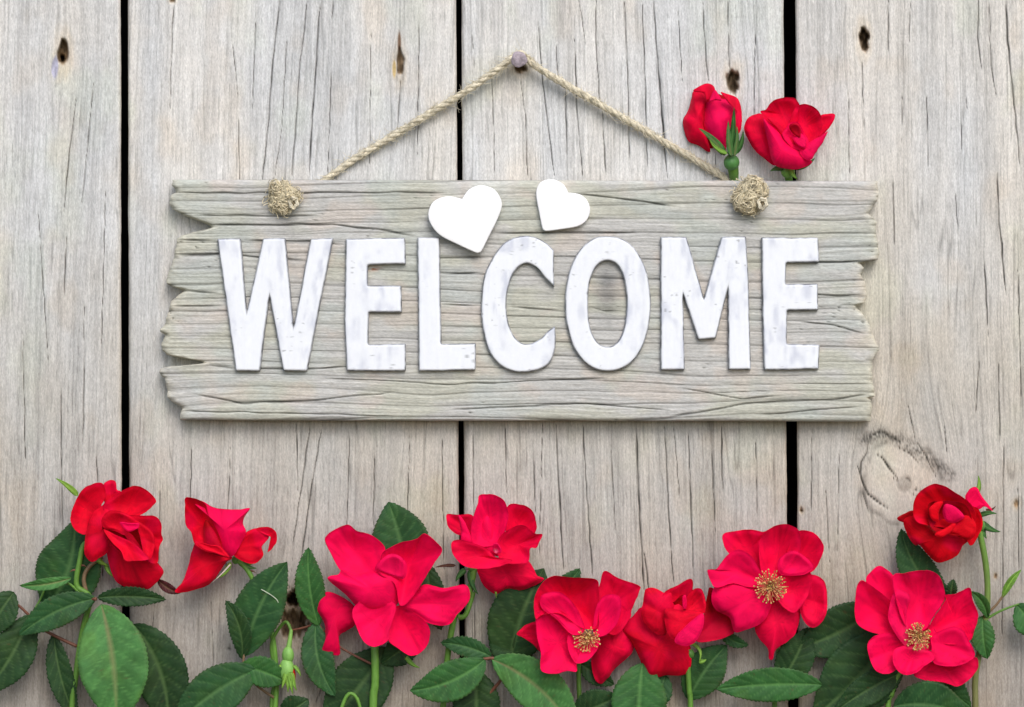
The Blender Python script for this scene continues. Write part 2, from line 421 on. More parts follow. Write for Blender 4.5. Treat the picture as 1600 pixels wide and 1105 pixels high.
# ================================================================ tubes
def tube(points, radii, n=8, cap=True):
    """points in metres; returns verts, faces"""
    Pn = np.array(points, float); m = len(Pn)
    T = np.gradient(Pn, axis=0); T /= np.maximum(np.linalg.norm(T, axis=1)[:, None], 1e-12)
    ref = np.array([0.0, 1.0, 0.0])
    V = []
    up = None
    for i in range(m):
        t = T[i]
        if up is None:
            up = np.cross(t, ref)
            if np.linalg.norm(up) < 1e-3: up = np.cross(t, np.array([1.0, 0, 0]))
        up = up - t * np.dot(up, t); up /= max(np.linalg.norm(up), 1e-12)
        b = np.cross(t, up)
        r = radii[i] if hasattr(radii, '__len__') else radii
        for k in range(n):
            a = 2 * math.pi * k / n
            V.append(Pn[i] + r * (math.cos(a) * up + math.sin(a) * b))
    F = []
    for i in range(m - 1):
        for k in range(n):
            a = i * n + k; b2 = i * n + (k + 1) % n
            F.append((a, b2, b2 + n, a + n))
    if cap:
        V.append(Pn[0]); V.append(Pn[-1]); c0 = len(V) - 2; c1 = len(V) - 1
        for k in range(n):
            F.append((c0, (k + 1) % n, k, c0)[:3]); F.append((c1, (m - 1) * n + k, (m - 1) * n + (k + 1) % n))
    return V, F

class MB:
    def __init__(s): s.v = []; s.f = []; s.c = []
    def add(s, V, F, col):
        o = len(s.v); s.v += [tuple(p) for p in V]; s.f += [tuple(i + o for i in f) for f in F]
        if np.ndim(col) == 1: s.c += [tuple(col)] * len(V)
        else: s.c += [tuple(c) for c in col]
    def build(s, name, mat, parent=None, smooth=True):
        return mesh_obj(name, s.v, s.f, mat, parent, np.array(s.c), smooth)

def cr(pts, n=8, closed=False, corners=()):
    """Catmull-Rom through points (any dimension); listed corner indices stay sharp"""
    p = [np.array(q, float) for q in pts]; m = len(p); out = []
    rng = range(m if closed else m - 1)
    for i in rng:
        p1, p2 = p[i % m], p[(i + 1) % m]
        p0 = p[(i - 1) % m] if (closed or i > 0) else p1
        p3 = p[(i + 2) % m] if (closed or i + 2 < m) else p2
        if i % m in corners: p0 = p1 - (p2 - p1) * 0.3
        if (i + 1) % m in corners: p3 = p2 + (p2 - p1) * 0.3
        for j in range(n):
            t = j / n
            out.append(0.5 * ((2 * p1) + (-p0 + p2) * t + (2 * p0 - 5 * p1 + 4 * p2 - p3) * t * t + (-p0 + 3 * p1 - 3 * p2 + p3) * t ** 3))
    if not closed: out.append(p[-1])
    return np.array(out)

# ================================================================ the sign
SB, SF = 11.0, 33.0      # back and front of the sign board
sign = empty('welcome_sign', P(815, 657, SB), 'rustic wooden WELCOME sign with white metal letters, hung by jute rope from the nail', 'sign')
LE = [(281, 269), (290, 268), (296, 274), (301, 275), (304, 268), (310, 265), (320, 265), (328, 270), (338, 290), (346, 312), (352, 327), (356, 331), (359, 320), (362, 305), (368, 285), (373, 276),
      (380, 277), (390, 274), (400, 272), (415, 268), (425, 264), (432, 262), (443, 260), (448, 268), (452, 284), (455, 287), (460, 280), (470, 268), (480, 265), (495, 261), (508, 257), (515, 250),
      (519, 252), (524, 258), (530, 256), (540, 252), (548, 254), (555, 262), (561, 288), (565, 314), (568, 319), (571, 290), (573, 262), (577, 251), (583, 248), (590, 256), (598, 259), (610, 262), (620, 261), (630, 272), (638, 285), (645, 283), (657, 281)]
RE = [(281, 1370), (300, 1373), (311, 1372), (320, 1364), (331, 1357), (345, 1370), (360, 1368), (380, 1372), (396, 1374), (405, 1371), (407, 1352), (409, 1344), (416, 1350), (427, 1345), (440, 1352), (450, 1353),
      (462, 1355), (471, 1351), (475, 1337), (480, 1339), (490, 1350), (505, 1358), (520, 1363), (535, 1370), (544, 1374), (553, 1367), (562, 1364), (580, 1362), (600, 1364), (612, 1367), (617, 1368), (620, 1357), (626, 1362), (640, 1362), (658, 1360)]
def sign_board():
    ys = np.arange(281.0, 657.01, 1.2)
    s = np.concatenate([np.linspace(0, 0.03, 16)[:-1], np.linspace(0.03, 0.97, 262), np.linspace(0.97, 1.0, 16)[1:]])
    ly = np.array(LE); ry = np.array(RE)
    Y, Sg = np.meshgrid(ys, s, indexing='ij')
    XL = np.interp(ys, ly[:, 0], ly[:, 1]) + 3.5 * (fbm(ys / 5.0, ys * 0, 3, 2) - 0.5)
    XR = np.interp(ys, ry[:, 0], ry[:, 1]) + 3.0 * (fbm(ys / 5.0, ys * 0, 4, 2) - 0.5)
    X = XL[:, None] + (XR - XL)[:, None] * Sg
    v = Y + 17 * (fbm(X / 330.0, Y / 130.0, 21, 2) - 0.5) + 3 * (vn(X / 70.0, Y / 40.0, 22) - 0.5)
    low = sst(570, 620, Y)
    v = v + low * 26 * (vn(X / 260.0, Y / 60.0, 23) - 0.5)
    ph = v / 21.0 + 1.3 * (vn(v / 60.0, X / 900.0, 24) - 0.5)
    fr = ph - np.floor(ph)
    ridx = np.floor(ph)
    inten = 0.2 + 0.95 * vn(X / 150.0, ridx * 3.7, 25)
    line = np.exp(-((fr - 0.5) / 0.045) ** 2) * inten
    late = sst(0.0, 0.5, fr) * (1 - sst(0.5, 0.56, fr))
    ph2 = v / 8.5 + 2 * vn(v / 40.0, X / 700.0, 26)
    f2 = ph2 - np.floor(ph2)
    line2 = np.exp(-((f2 - 0.5) / 0.11) ** 2) * sst(0.45, 0.8, vn(X / 110.0, np.floor(ph2) * 2.3, 27))
    fine = vn(X / 120.0, v / 2.2, 28); fib = vn(X / 26.0, v / 1.4, 29)
    blot = fbm(X / 110.0, Y / 50.0, 31, 3); b2 = fbm(X / 60.0, Y / 40.0, 35, 3)
    grey = lin(190, 189, 185); olive = lin(188, 188, 173); tan = lin(195, 185, 175); cool = lin(182, 189, 184)
    w1 = sst(0.42, 0.62, blot)[..., None]; w2 = sst(0.52, 0.7, b2)[..., None]; w3 = sst(0.5, 0.68, fbm(X / 80.0, Y / 60.0, 41, 3))[..., None]
    c = grey * (1 - w1 * 0.8) + olive * w1 * 0.8
    c = c * (1 - w2 * 0.6) + tan * w2 * 0.6
    c = c * (1 - w3 * 0.5) + cool * w3 * 0.5
    s_ = 1 + 0.13 * (fine - 0.5) + 0.20 * (fib - 0.5) - 0.10 * late + 0.14 * (b2 - 0.5) + 0.22 * (vn(X / 5.0, Y / 1.6, 30) - 0.5)
    s_ = s_ * (1 - 0.58 * np.clip(line, 0, 1.1)) * (1 - 0.20 * line2)
    h = 0.7 * (fine - 0.5) + 0.6 * (fib - 0.5) - 1.5 * line - 0.4 * line2 - 0.3 * late + 0.7 * (vn(X / 160.0, Y / 16.0, 33) - 0.5)
    # hard long checks
    for i, (pts, w) in enumerate([
        ([(268, 302), (480, 301), (700, 300)], 1.3), ([(300, 337), (500, 337)], 1.2), ([(330, 352), (520, 350), (600, 360), (652, 370)], 1.6), ([(276, 375), (340, 376)], 1.5), ([(380, 375), (480, 376), (540, 382)], 1.5),
        ([(274, 399), (345, 398), (410, 402), (480, 407)], 1.8), ([(640, 403), (766, 402)], 1.3), ([(286, 455), (345, 459)], 1.8), ([(266, 479), (350, 477)], 1.5), ([(770, 363), (890, 364), (1000, 362)], 1.3),
        ([(886, 300), (960, 308), (1060, 322)], 1.3), ([(690, 428), (756, 424)], 1.3), ([(690, 475), (750, 477)], 1.2), ([(795, 478), (880, 486)], 1.5), ([(920, 477), (945, 486), (975, 484)], 1.6), ([(319, 568), (352, 573), (370, 576)], 1.8),
        ([(372, 577), (470, 576), (560, 572)], 1.3), ([(1228, 407), (1345, 407)], 1.5), ([(1230, 459), (1352, 460)], 1.3), ([(1310, 475), (1340, 474)], 1.8), ([(1240, 500), (1300, 506), (1355, 520)], 1.2),
        ([(300, 615), (380, 630), (480, 626), (620, 612)], 1.3), ([(1040, 652), (1180, 628), (1300, 622), (1360, 614)], 1.6), ([(1180, 648), (1280, 638), (1350, 634)], 1.1), ([(280, 643), (460, 645), (620, 650)], 1.0), ([(700, 640), (900, 630), (1050, 640)], 1.1), ([(500, 590), (700, 600), (950, 590)], 1.0), ([(1060, 605), (1160, 622), (1220, 616)], 1.1)]):
        m = np.zeros(X.shape)
        sel = (X > min(p[0] for p in pts) - 5) & (X < max(p[0] for p in pts) + 5) & (Y > min(p[1] for p in pts) - 12) & (Y < max(p[1] for p in pts) + 12)
        Yw = Y[sel] + 2.6 * (vn(X[sel] / 30.0, X[sel] * 0 + i, 44) - 0.5)
        px = np.array([p[0] for p in pts], float); py = np.array([p[1] for p in pts], float)
        yc = np.interp(X[sel], px, py)
        en = np.clip(np.minimum(X[sel] - px[0], px[-1] - X[sel]) / 25.0, 0.0, 1)
        ww = w * 0.85 * (0.6 + 0.8 * vn(X[sel] / 22.0, X[sel] * 0, 45 + i))
        m[sel] = np.exp(-((Yw - yc) / ww) ** 2) * en
        s_ = s_ * (1 - 0.75 * m); h = h - 3 * m
    # dirt spots
    dots = sst(0.93, 0.97, vn(X / 4.0, Y / 3.2, 50)) * sst(0.6, 0.75, vn(X / 70.0, Y / 40.0, 51))
    s_ = s_ * (1 - 0.6 * dots); h = h - 2 * dots
    # smoky stain inside the letter O
    st = np.exp(-((X - 948) / 17.0) ** 2 - ((Y - 452) / 40.0) ** 2)
    c = c * (1 - 0.62 * st[..., None]) + lin(120, 122, 124) * 0.62 * st[..., None]; s_ = s_ * (1 - 0.3 * st * fbm(X / 12, Y / 6, 53, 2))
    ru = (np.exp(-((X - 582) / 10.0) ** 2 - ((Y - 419) / 3.5) ** 2) * sst(0.3, 0.6, vn(X / 4, Y / 3, 58)))[..., None]
    c = c * (1 - ru) + lin(165, 95, 60) * ru
    # broken, worn ends: softened edge, paler fibres
    e = np.minimum(X - XL[:, None], XR[:, None] - X)
    kk = np.minimum(np.abs(np.gradient(XL)), 12)[:, None] * 0
    h = h - 7 * np.exp(-e / 4.0) * (0.5 + vn(X / 8.0, Y / 9.0, 54)) + 3 * np.exp(-e / 12.0) * (vn(X / 6.0, Y / 5.0, 55) - 0.5)
    ed = np.exp(-e / 8.0)[..., None]
    c = c * (1 - ed * 0.55) + lin(205, 197, 172) * ed * 0.55
    ev = np.minimum(Y - 281, 657 - Y)
    h = h - 7 * np.exp(-ev / 2.0)
    D = SF + h
    # slight slope of the whole outline
    Yo = Y + (X - 270) / 1100.0 * 2.0 * (Y > 0) + 1.0 * (vn(X / 90.0, X * 0, 56) - 0.5)
    Xp = np.pad(X, 1, mode='edge'); Yp = np.pad(Yo, 1, mode='edge'); Dp = np.pad(D, 1, constant_values=SB)
    C = np.pad(c * np.clip(s_, 0.05, 1.5)[..., None], ((1, 1), (1, 1), (0, 0)), mode='edge')
    nr, nc = Xp.shape
    F = grid_faces(nr, nc)
    b0 = np.arange(nr - 1) * nc
    back = np.stack([b0, b0 + nc - 1, b0 + nc + nc - 1, b0 + nc], -1)
    o = mesh_obj('board', PN(Xp, Yp, Dp).reshape(-1, 3), np.concatenate([F, back]), M_SIGN, sign, C.reshape(-1, 3))
    o['label'] = 'weathered grooved board with jagged broken ends'
sign_board()

# ---- cut-out shapes (letters, hearts)
def cutout(name, loops, d0, d1, bevel, mat, parent, colfn, label=None, sub=1, rough=0.2):
    cu = bpy.data.curves.new(name, 'CURVE'); cu.dimensions = '2D'; cu.fill_mode = 'BOTH'
    kk = (DC - d1 * S) / DC
    for lp in loops:
        sp = cu.splines.new('POLY'); sp.points.add(len(lp) - 1); sp.use_cyclic_u = True
        for q, (x, y) in zip(sp.points, lp):
            q.co = ((x - 800) * S * kk, (552.5 - y) * S * kk, 0, 1)
    th = (d1 - d0) * S
    cu.bevel_depth = bevel * S; cu.bevel_resolution = 3; cu.offset = -bevel * S
    cu.extrude = max(th / 2 - bevel * S, 1e-5)
    tmp = bpy.data.objects.new('tmp_cut', cu); COL.objects.link(tmp)
    dg = bpy.context.evaluated_depsgraph_get()
    me = bpy.data.meshes.new_from_object(tmp.evaluated_get(dg))
    V = np.zeros(len(me.vertices) * 3, dtype=np.float32); me.vertices.foreach_get('co', V); V = V.reshape(-1, 3).astype(float)
    Fs = [tuple(p.vertices) for p in me.polygons]
    bpy.data.objects.remove(tmp); bpy.data.curves.remove(cu); bpy.data.meshes.remove(me)
    import bmesh
    bm = bmesh.new()
    vs = [bm.verts.new(v) for v in V]
    for f in Fs:
        try: bm.faces.new([vs[i] for i in f])
        except ValueError: pass
    bmesh.ops.remove_doubles(bm, verts=bm.verts, dist=S * 0.02)
    bmesh.ops.triangulate(bm, faces=bm.faces)
    # refine so paint wear can follow the surface
    for it in range(sub):
        L = [e for e in bm.edges if e.calc_length() > 4.0 * S]
        if L: bmesh.ops.subdivide_edges(bm, edges=L, cuts=1)
        bmesh.ops.triangulate(bm, faces=bm.faces)
    bm.verts.index_update()
    V = np.array([v.co[:] for v in bm.verts]); Fs = [tuple(v.index for v in f.verts) for f in bm.faces]
    nzv = V[:, 2] / (th / 2)
    bm.free()
    X = V[:, 0] / S / kk + 800; Y = 552.5 - V[:, 1] / S / kk
    dep = (d0 + d1) / 2 + V[:, 2] / S
    W = np.stack([V[:, 0], -dep * S, ZC + V[:, 1]], -1)
    # slight unevenness of the front face
    front = sst(0.3, 0.9, nzv)
    W[:, 1] -= front * S * rough * (fbm(X / 14.0, Y / 14.0, 61, 2) - 0.5)
    o = mesh_obj(name, W, Fs, mat, parent, colfn(X, Y, nzv), smooth=True)
    try:
        o.data.set_sharp_from_angle(angle=R(40))
    except Exception:
        pass
    if label: o['label'] = label
    return o

def subdiv(pts, step=5.0, closed=True, rnd=2.5):
    """straight outline with slightly rounded corners, points every few u"""
    p = [np.array(q, float) for q in pts]; m = len(p); out = []
    for i in range(m):
        a, b, c = p[i - 1], p[i], p[(i + 1) % m]
        ua = (a - b) / np.linalg.norm(a - b); uc = (c - b) / np.linalg.norm(c - b)
        r1 = min(rnd, np.linalg.norm(a - b) * 0.3); r2 = min(rnd, np.linalg.norm(c - b) * 0.3)
        s0, s1 = b + ua * r1, b + uc * r2
        for t in (0, 0.5, 1):
            out.append((1 - t) ** 2 * s0 + 2 * t * (1 - t) * b + t * t * s1)
        e0 = c + (b - c) / np.linalg.norm(b - c) * min(rnd, np.linalg.norm(b - c) * 0.3)
        n = int(np.linalg.norm(e0 - s1) / step)
        for j in range(1, n):
            out.append(s1 + (e0 - s1) * j / n)
    return np.array(out)

def wobble(lp, amp, seed):
    lp = np.array(lp); i = np.arange(len(lp))
    lp[:, 0] += amp * (vn(lp[:, 1] / 24.0, lp[:, 0] / 24.0, seed) - 0.5)
    lp[:, 1] += amp * (vn(lp[:, 0] / 24.0, lp[:, 1] / 24.0, seed + 1) - 0.5)
    return lp

def letter_col(seed):
    def fn(X, Y, nz):
        c = np.tile(np.array([0.82, 0.845, 0.885]), (len(X), 1))
        worn = (sst(0.42, 0.80, fbm(X / 9.0, Y / 34.0, seed, 4)) * sst(0.36, 0.6, fbm(X / 40.0, Y / 40.0, seed + 9, 2)))[:, None]
        brush = vn(X / 2.2, Y / 30.0, seed + 12)[:, None]
        c = c * (0.97 + 0.05 * brush)
        c = c * (1 - 0.50 * worn * (1 - np.array([0.52, 0.54, 0.66])))
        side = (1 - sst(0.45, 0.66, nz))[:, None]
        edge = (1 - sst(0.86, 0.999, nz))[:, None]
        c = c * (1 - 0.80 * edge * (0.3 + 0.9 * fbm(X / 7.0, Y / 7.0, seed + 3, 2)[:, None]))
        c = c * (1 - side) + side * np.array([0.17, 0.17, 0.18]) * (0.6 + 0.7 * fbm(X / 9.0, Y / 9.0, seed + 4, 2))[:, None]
        sp = sst(0.86, 0.95, vn(X / 3.6, Y / 3.6, seed + 6))[:, None] * sst(0.55, 0.8, vn(X / 30, Y / 30, seed + 7))[:, None]
        return c * (1 - 0.45 * sp)
    return fn

C_out = [(866, 448), (866, 420), (866, 391), (853, 379), (834, 370), (812, 369), (790, 378), (771, 400), (757, 430), (752, 468), (753, 505), (762, 545), (780, 570), (805, 581), (835, 580), (858, 568), (868, 543), (867, 510),
         (856, 517), (842, 531), (824, 538), (808, 531), (797, 512), (792, 488), (792, 460), (798, 437), (808, 420), (823, 412), (838, 419), (852, 435)]
LET = {
    'W': [subdiv([(339, 373), (376, 372), (385.5, 486), (411, 372), (446, 372), (458.5, 510), (485, 373), (521, 371), (480, 580), (442, 580), (421, 463), (406, 580), (368, 580)])],
    'E': [subdiv([(540, 373), (633, 371), (634, 413), (575, 414), (575, 446), (627, 446), (628, 488), (576, 488), (576, 538), (634, 537), (634, 580), (541, 580), (538, 500)])],
    'L': [subdiv([(652, 371), (687, 371), (690, 538), (744, 536), (743, 579), (654, 580)])],
    'C': [cr(C_out, 4, True, corners=(0, 2, 17))],
    'O': [np.array([(950 + 67 * math.copysign(abs(math.cos(a)) ** 0.9, math.cos(a)), 474.5 + 106 * math.copysign(abs(math.sin(a)) ** 0.93, math.sin(a))) for a in np.linspace(0, 2 * math.pi, 90, endpoint=False)]),
          np.array([(949 + 30 * math.copysign(abs(math.cos(a)) ** 0.9, math.cos(a)), 474.5 + 67 * math.copysign(abs(math.sin(a)) ** 0.9, math.sin(a))) for a in np.linspace(0, 2 * math.pi, 60, endpoint=False)])],
    'M': [subdiv([(1032, 370), (1073, 370), (1100, 466), (1127, 370), (1166, 369), (1170, 440), (1174, 578), (1138, 578), (1137, 452), (1119, 529), (1091, 531), (1068, 462), (1070, 578), (1032, 579)])],
    'E2': [subdiv([(1190, 371), (1279, 371), (1281, 410), (1229, 411), (1228, 444), (1278, 443), (1279, 485), (1230, 485), (1230, 537), (1281, 538), (1280, 577), (1194, 579), (1191, 480)])],
}
for i, (k, loops) in enumerate(LET.items()):
    nm = {'W': 'white metal letter W at the left end of the word', 'E': 'white metal letter E beside the W', 'L': 'white metal letter L under the tip of the large heart', 'C': 'white metal letter C', 'O': 'white metal letter O ringing a dark stain',
          'M': 'white metal letter M', 'E2': 'white metal letter E at the right end of the word'}[k]
    lw = [wobble(l, 0.9, 70 + i * 3 + j) for j, l in enumerate(loops)]
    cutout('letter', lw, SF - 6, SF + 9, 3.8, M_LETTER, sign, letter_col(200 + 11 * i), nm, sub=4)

H1 = [(722, 311), (731, 298), (743, 291), (756, 290), (772, 296), (781, 308), (784, 322), (777, 343), (764, 369), (753, 391), (748, 395), (741, 394), (715, 382), (688, 368), (674, 352), (669, 336), (674, 319), (686, 310), (703, 307)]
H2 = [(888, 301), (882, 290), (872, 283), (860, 280), (846, 284), (839, 294), (838, 308), (843, 335), (847, 355), (850, 360), (857, 361), (880, 358), (902, 354), (916, 345), (922, 330), (919, 316), (910, 306), (899, 302)]
white = lambda X, Y, nz: np.tile(np.array([0.90, 0.90, 0.90]), (len(X), 1)) * (0.985 + 0.03 * fbm(X / 10, Y / 10, 9, 2))[:, None]
cutout('heart', [cr(H1, 5, True, corners=(0,))], SF + 6, SF + 17, 1.6, M_HEART, sign, white, 'larger white wooden heart, tip leaning down right beside the L', sub=2, rough=0.1)
cutout('heart', [cr(H2, 5, True, corners=(0,))], SF - 4, SF + 10, 1.6, M_HEART, sign, white, 'smaller white wooden heart above the C and O, tip leaning down left', sub=2, rough=0.1)

# ---- nail
nail = empty('nail', P(811, 93, 0), 'round-headed grey nail in the third plank that holds up the rope', 'nail')
mb = MB()
prof = [(0, 39), (4, 39.4), (8, 39.0), (11.2, 38.8), (12.6, 37.5), (12.4, 35.0), (10, 34), (4.2, 33), (4.0, 20), (4.0, -20)]
V = []; F = []; n = 28
for r, d in prof:
    for k in range(n):
        a = 2 * math.pi * k / n; rr = r * (1 + 0.05 * math.sin(3 * a + 1) + 0.03 * math.sin(5 * a))
        V.append(P(811 + rr * math.cos(a), 93 + rr * math.sin(a), d))
for i in range(len(prof) - 1):
    for k in range(n):
        F.append((i * n + k, (i + 1) * n + k, (i + 1) * n + (k + 1) % n, i * n + (k + 1) % n))
cc = []
for r, d in prof:
    for k in range(n):
        w = fbm(np.array(r * math.cos(k * 6.28 / n) / 5), np.array(r * math.sin(k * 6.28 / n) / 5), 17, 2)
        cc.append(np.array([0.30, 0.25, 0.28]) * (0.35 + 1.3 * float(w)) if d > 33.5 else np.array([0.05, 0.04, 0.035]))
mb.add(V, F, np.array(cc)); o = mb.build('nail_body', M_NAIL, nail)
o.name = 'head_and_shank'

def blob(mb, x, y, d, rx, ry, rd, col, n=10, m=7):
    V = []; F = []
    for i in range(m + 1):
        a = math.pi * i / m
        for k in range(n):
            b = 2 * math.pi * k / n
            V.append(P(x + rx * math.sin(a) * math.cos(b), y - ry * math.cos(a), d + rd * math.sin(a) * math.sin(b)))
    for i in range(m):
        for k in range(n):
            F.append((i * n + k, i * n + (k + 1) % n, (i + 1) * n + (k + 1) % n, (i + 1) * n + k))
    mb.add(V, F, col)

# ---- rope: three twisted strands, loose fibres
ROPE_C = np.array([0.66, 0.60, 0.46])
def rope(path, rad, twist):
    pts = cr([np.array(q, float) for q in path], 26)
    W = np.array([P(*q) for q in pts])
    seg = np.concatenate([[0], np.cumsum(np.linalg.norm(np.diff(W, axis=0), axis=1))]); L = seg[-1]
    nn = int(L / (1.6 * S)); ts = np.linspace(0, L, nn)
    C = np.stack([np.interp(ts, seg, W[:, i]) for i in range(3)], -1)
    T = np.gradient(C, axis=0); T /= np.linalg.norm(T, axis=1)[:, None]
    y = np.array([0, 1.0, 0]); A = np.cross(T, y); A /= np.linalg.norm(A, axis=1)[:, None]; B = np.cross(T, A)
    mb = MB()
    rl = rad * S * (0.92 + 0.2 * vn(ts / (30 * S), ts * 0, 5))
    for s in range(3):
        ph = 2 * math.pi * s / 3 + ts / S / twist * 2 * math.pi + 0.5 * vn(ts / (25 * S), ts * 0, 6)
        Q = C + 0.42 * rl[:, None] * (np.cos(ph)[:, None] * A + np.sin(ph)[:, None] * B)
        V, F = tube(Q, rl * 0.62, 7)
        nz = vn(ts / (5 * S), ts * 0 + s, 8 + s); cc = ROPE_C * (0.72 + 0.5 * nz)[:, None]
        cc = np.repeat(cc, 7, axis=0); cc = cc * (0.86 + 0.28 * np.random.RandomState(s).rand(len(cc), 1)); cc = np.vstack([cc, cc[:2]])
        mb.add(V, F, cc)
    rs = np.random.RandomState(int(rad * 10) + len(path) + int(path[0][0]))
    for k in range(int(nn * 3.2)):
        i = rs.randint(2, nn - 3); a = rs.rand() * 6.28; out = math.cos(a) * A[i] + math.sin(a) * B[i]
        ln = rs.uniform(4, 13) * S; sgn = rs.choice([-1, 1])
        p0 = C[i] + out * rl[i] * 0.8
        d = T[i] * sgn * rs.uniform(0.5, 1.1) + out * rs.uniform(0.15, 0.85) + rs.normal(0, 0.22, 3)
        p1 = p0 + d * ln * 0.5; p2 = p1 + (d + rs.normal(0, 0.5, 3)) * ln * 0.5
        V, F = tube([p0, p1, p2], [0.42 * S, 0.36 * S, 0.2 * S], 3, False)
        mb.add(V, F, ROPE_C * rs.uniform(0.8, 1.3))
    return mb
mb = rope([(455, 330, 4), (480, 303, 4), (512, 278, 6), (560, 245, 9), (620, 209, 12), (680, 172, 14), (735, 138, 16), (778, 108, 19), (799, 92, 20), (811, 84, 20), (823, 91, 20), (836, 103, 19), (880, 130, 16), (935, 162, 14), (990, 194, 12),
           (1045, 226, 10), (1095, 255, 8), (1130, 277, 6), (1160, 305, 4), (1175, 330, 4)], 5.5, 44)
o = mb.build('rope', M_ROPE, sign)
def knot(cx, cy, rx, ry, d, seed, label):
    rs = np.random.RandomState(seed); mb = MB()
    def dent(q):
        f = 0.93 + 0.10 * math.sin(3.4 * q[0] + 2.3 * q[1] + seed * 1.7) + 0.10 * math.sin(4.1 * q[1] - 2.0 * q[0] + seed) - 0.06 * math.sin(7 * q[0] + seed)
        return q * f
    ax0 = rs.normal(size=3); ax0 /= np.linalg.norm(ax0)
    for k in range(20):       # cord wound over itself
        pts = []
        ax = ax0 * (1 if k % 2 else 0.2) + rs.normal(size=3) * 0.8; ax /= np.linalg.norm(ax); u = np.cross(ax, rs.normal(size=3)); u /= np.linalg.norm(u); w = np.cross(ax, u)
        ph = rs.rand() * 6.28; off = rs.uniform(-0.45, 0.45); rr = math.sqrt(1 - off * off) * rs.uniform(0.72, 0.88)
        for t in np.linspace(0, rs.uniform(2.0, 4.5), 18):
            q = (u * math.cos(t + ph) + w * math.sin(t + ph)) * rr * (1 + 0.05 * math.sin(3 * t + k)) + ax * off
            q = dent(q); pts.append(P(cx + q[0] * rx, cy + q[1] * ry, d + q[2] * 15))
        for s3 in range(3):
            o3 = [np.array(p_) + 1.7 * S * np.array([math.cos(i3 * 0.8 + s3 * 2.1), math.sin(i3 * 0.8 + s3 * 2.1), math.cos(i3 * 0.8 + s3 * 2.1 + 1)]) for i3, p_ in enumerate(pts)]
            V, F = tube(o3, 2.3 * S, 6); mb.add(V, F, ROPE_C * rs.uniform(0.55, 1.05) * np.array([1, 0.96, 0.86]))
    lump = rs.normal(size=(7, 3)); lump /= np.linalg.norm(lump, axis=1)[:, None]
    for k in range(430):      # frayed fibres
        v = rs.normal(size=3); v /= np.linalg.norm(v); v[2] = abs(v[2]) if rs.rand() < .8 else v[2]
        rmax = 0.80 + 0.28 * max(0, (lump @ v).max()) ** 6
        r0 = rs.uniform(0.85, 1.0) * rmax
        p = v * r0; pts = []; dirn = np.cross(v, rs.normal(size=3)); dirn /= np.linalg.norm(dirn)
        curl = rs.uniform(-0.7, 0.7); n = rs.randint(6, 13); loose = rs.rand() < .22
        for j in range(n):
            q = dent(p); pts.append(P(cx + q[0] * rx, cy + q[1] * ry, d + q[2] * 15))
            dirn = dirn + curl * np.cross(v, dirn) * 0.6 + rs.normal(0, 0.12, 3) + (0.22 if loose else 0.05) * v; dirn /= np.linalg.norm(dirn)
            p = p + dirn * rs.uniform(0.08, 0.15)
            q = np.linalg.norm(p); lim = rmax * (1.28 if loose else 1.03)
            if q > lim: p = p / q * lim
        V, F = tube(pts, rs.uniform(0.35, 0.7) * S, 4, False)
        mb.add(V, F, np.array([0.70, 0.62, 0.44]) * rs.uniform(0.5, 1.35))
    # the cut end of the cord, seen end on
    ex, ey = cx + 0.62 * rx, cy + 0.36 * ry
    for s3 in range(3):
        for rr3, rt3 in ((6.8, 1.7), (4.6, 1.5)):
            pts = [P(ex + (rr3 + math.sin(5 * t + s3)) * math.cos(t + s3 * 2.1), ey + (rr3 + math.cos(4 * t)) * 1.25 * math.sin(t + s3 * 2.1), d + 13 + rr3 * 0.3 + math.sin(3 * t)) for t in np.linspace(0, 2.6, 20)]
            V, F = tube(pts, rt3 * S, 6); mb.add(V, F, ROPE_C * rs.uniform(0.7, 1.1))
    blob(mb, ex, ey, d + 11, 3.4, 5.0, 3.2, np.array([0.20, 0.16, 0.10]), 10, 6)
    o = mb.build('rope_knot', M_ROPE, sign); o['label'] = label
knot(443, 307, 25, 28, SF + 8, 3, 'frayed jute knot near the left end of the board')
knot(1173, 307, 30, 31, SF + 9, 5, 'larger frayed jute knot near the right end of the board')

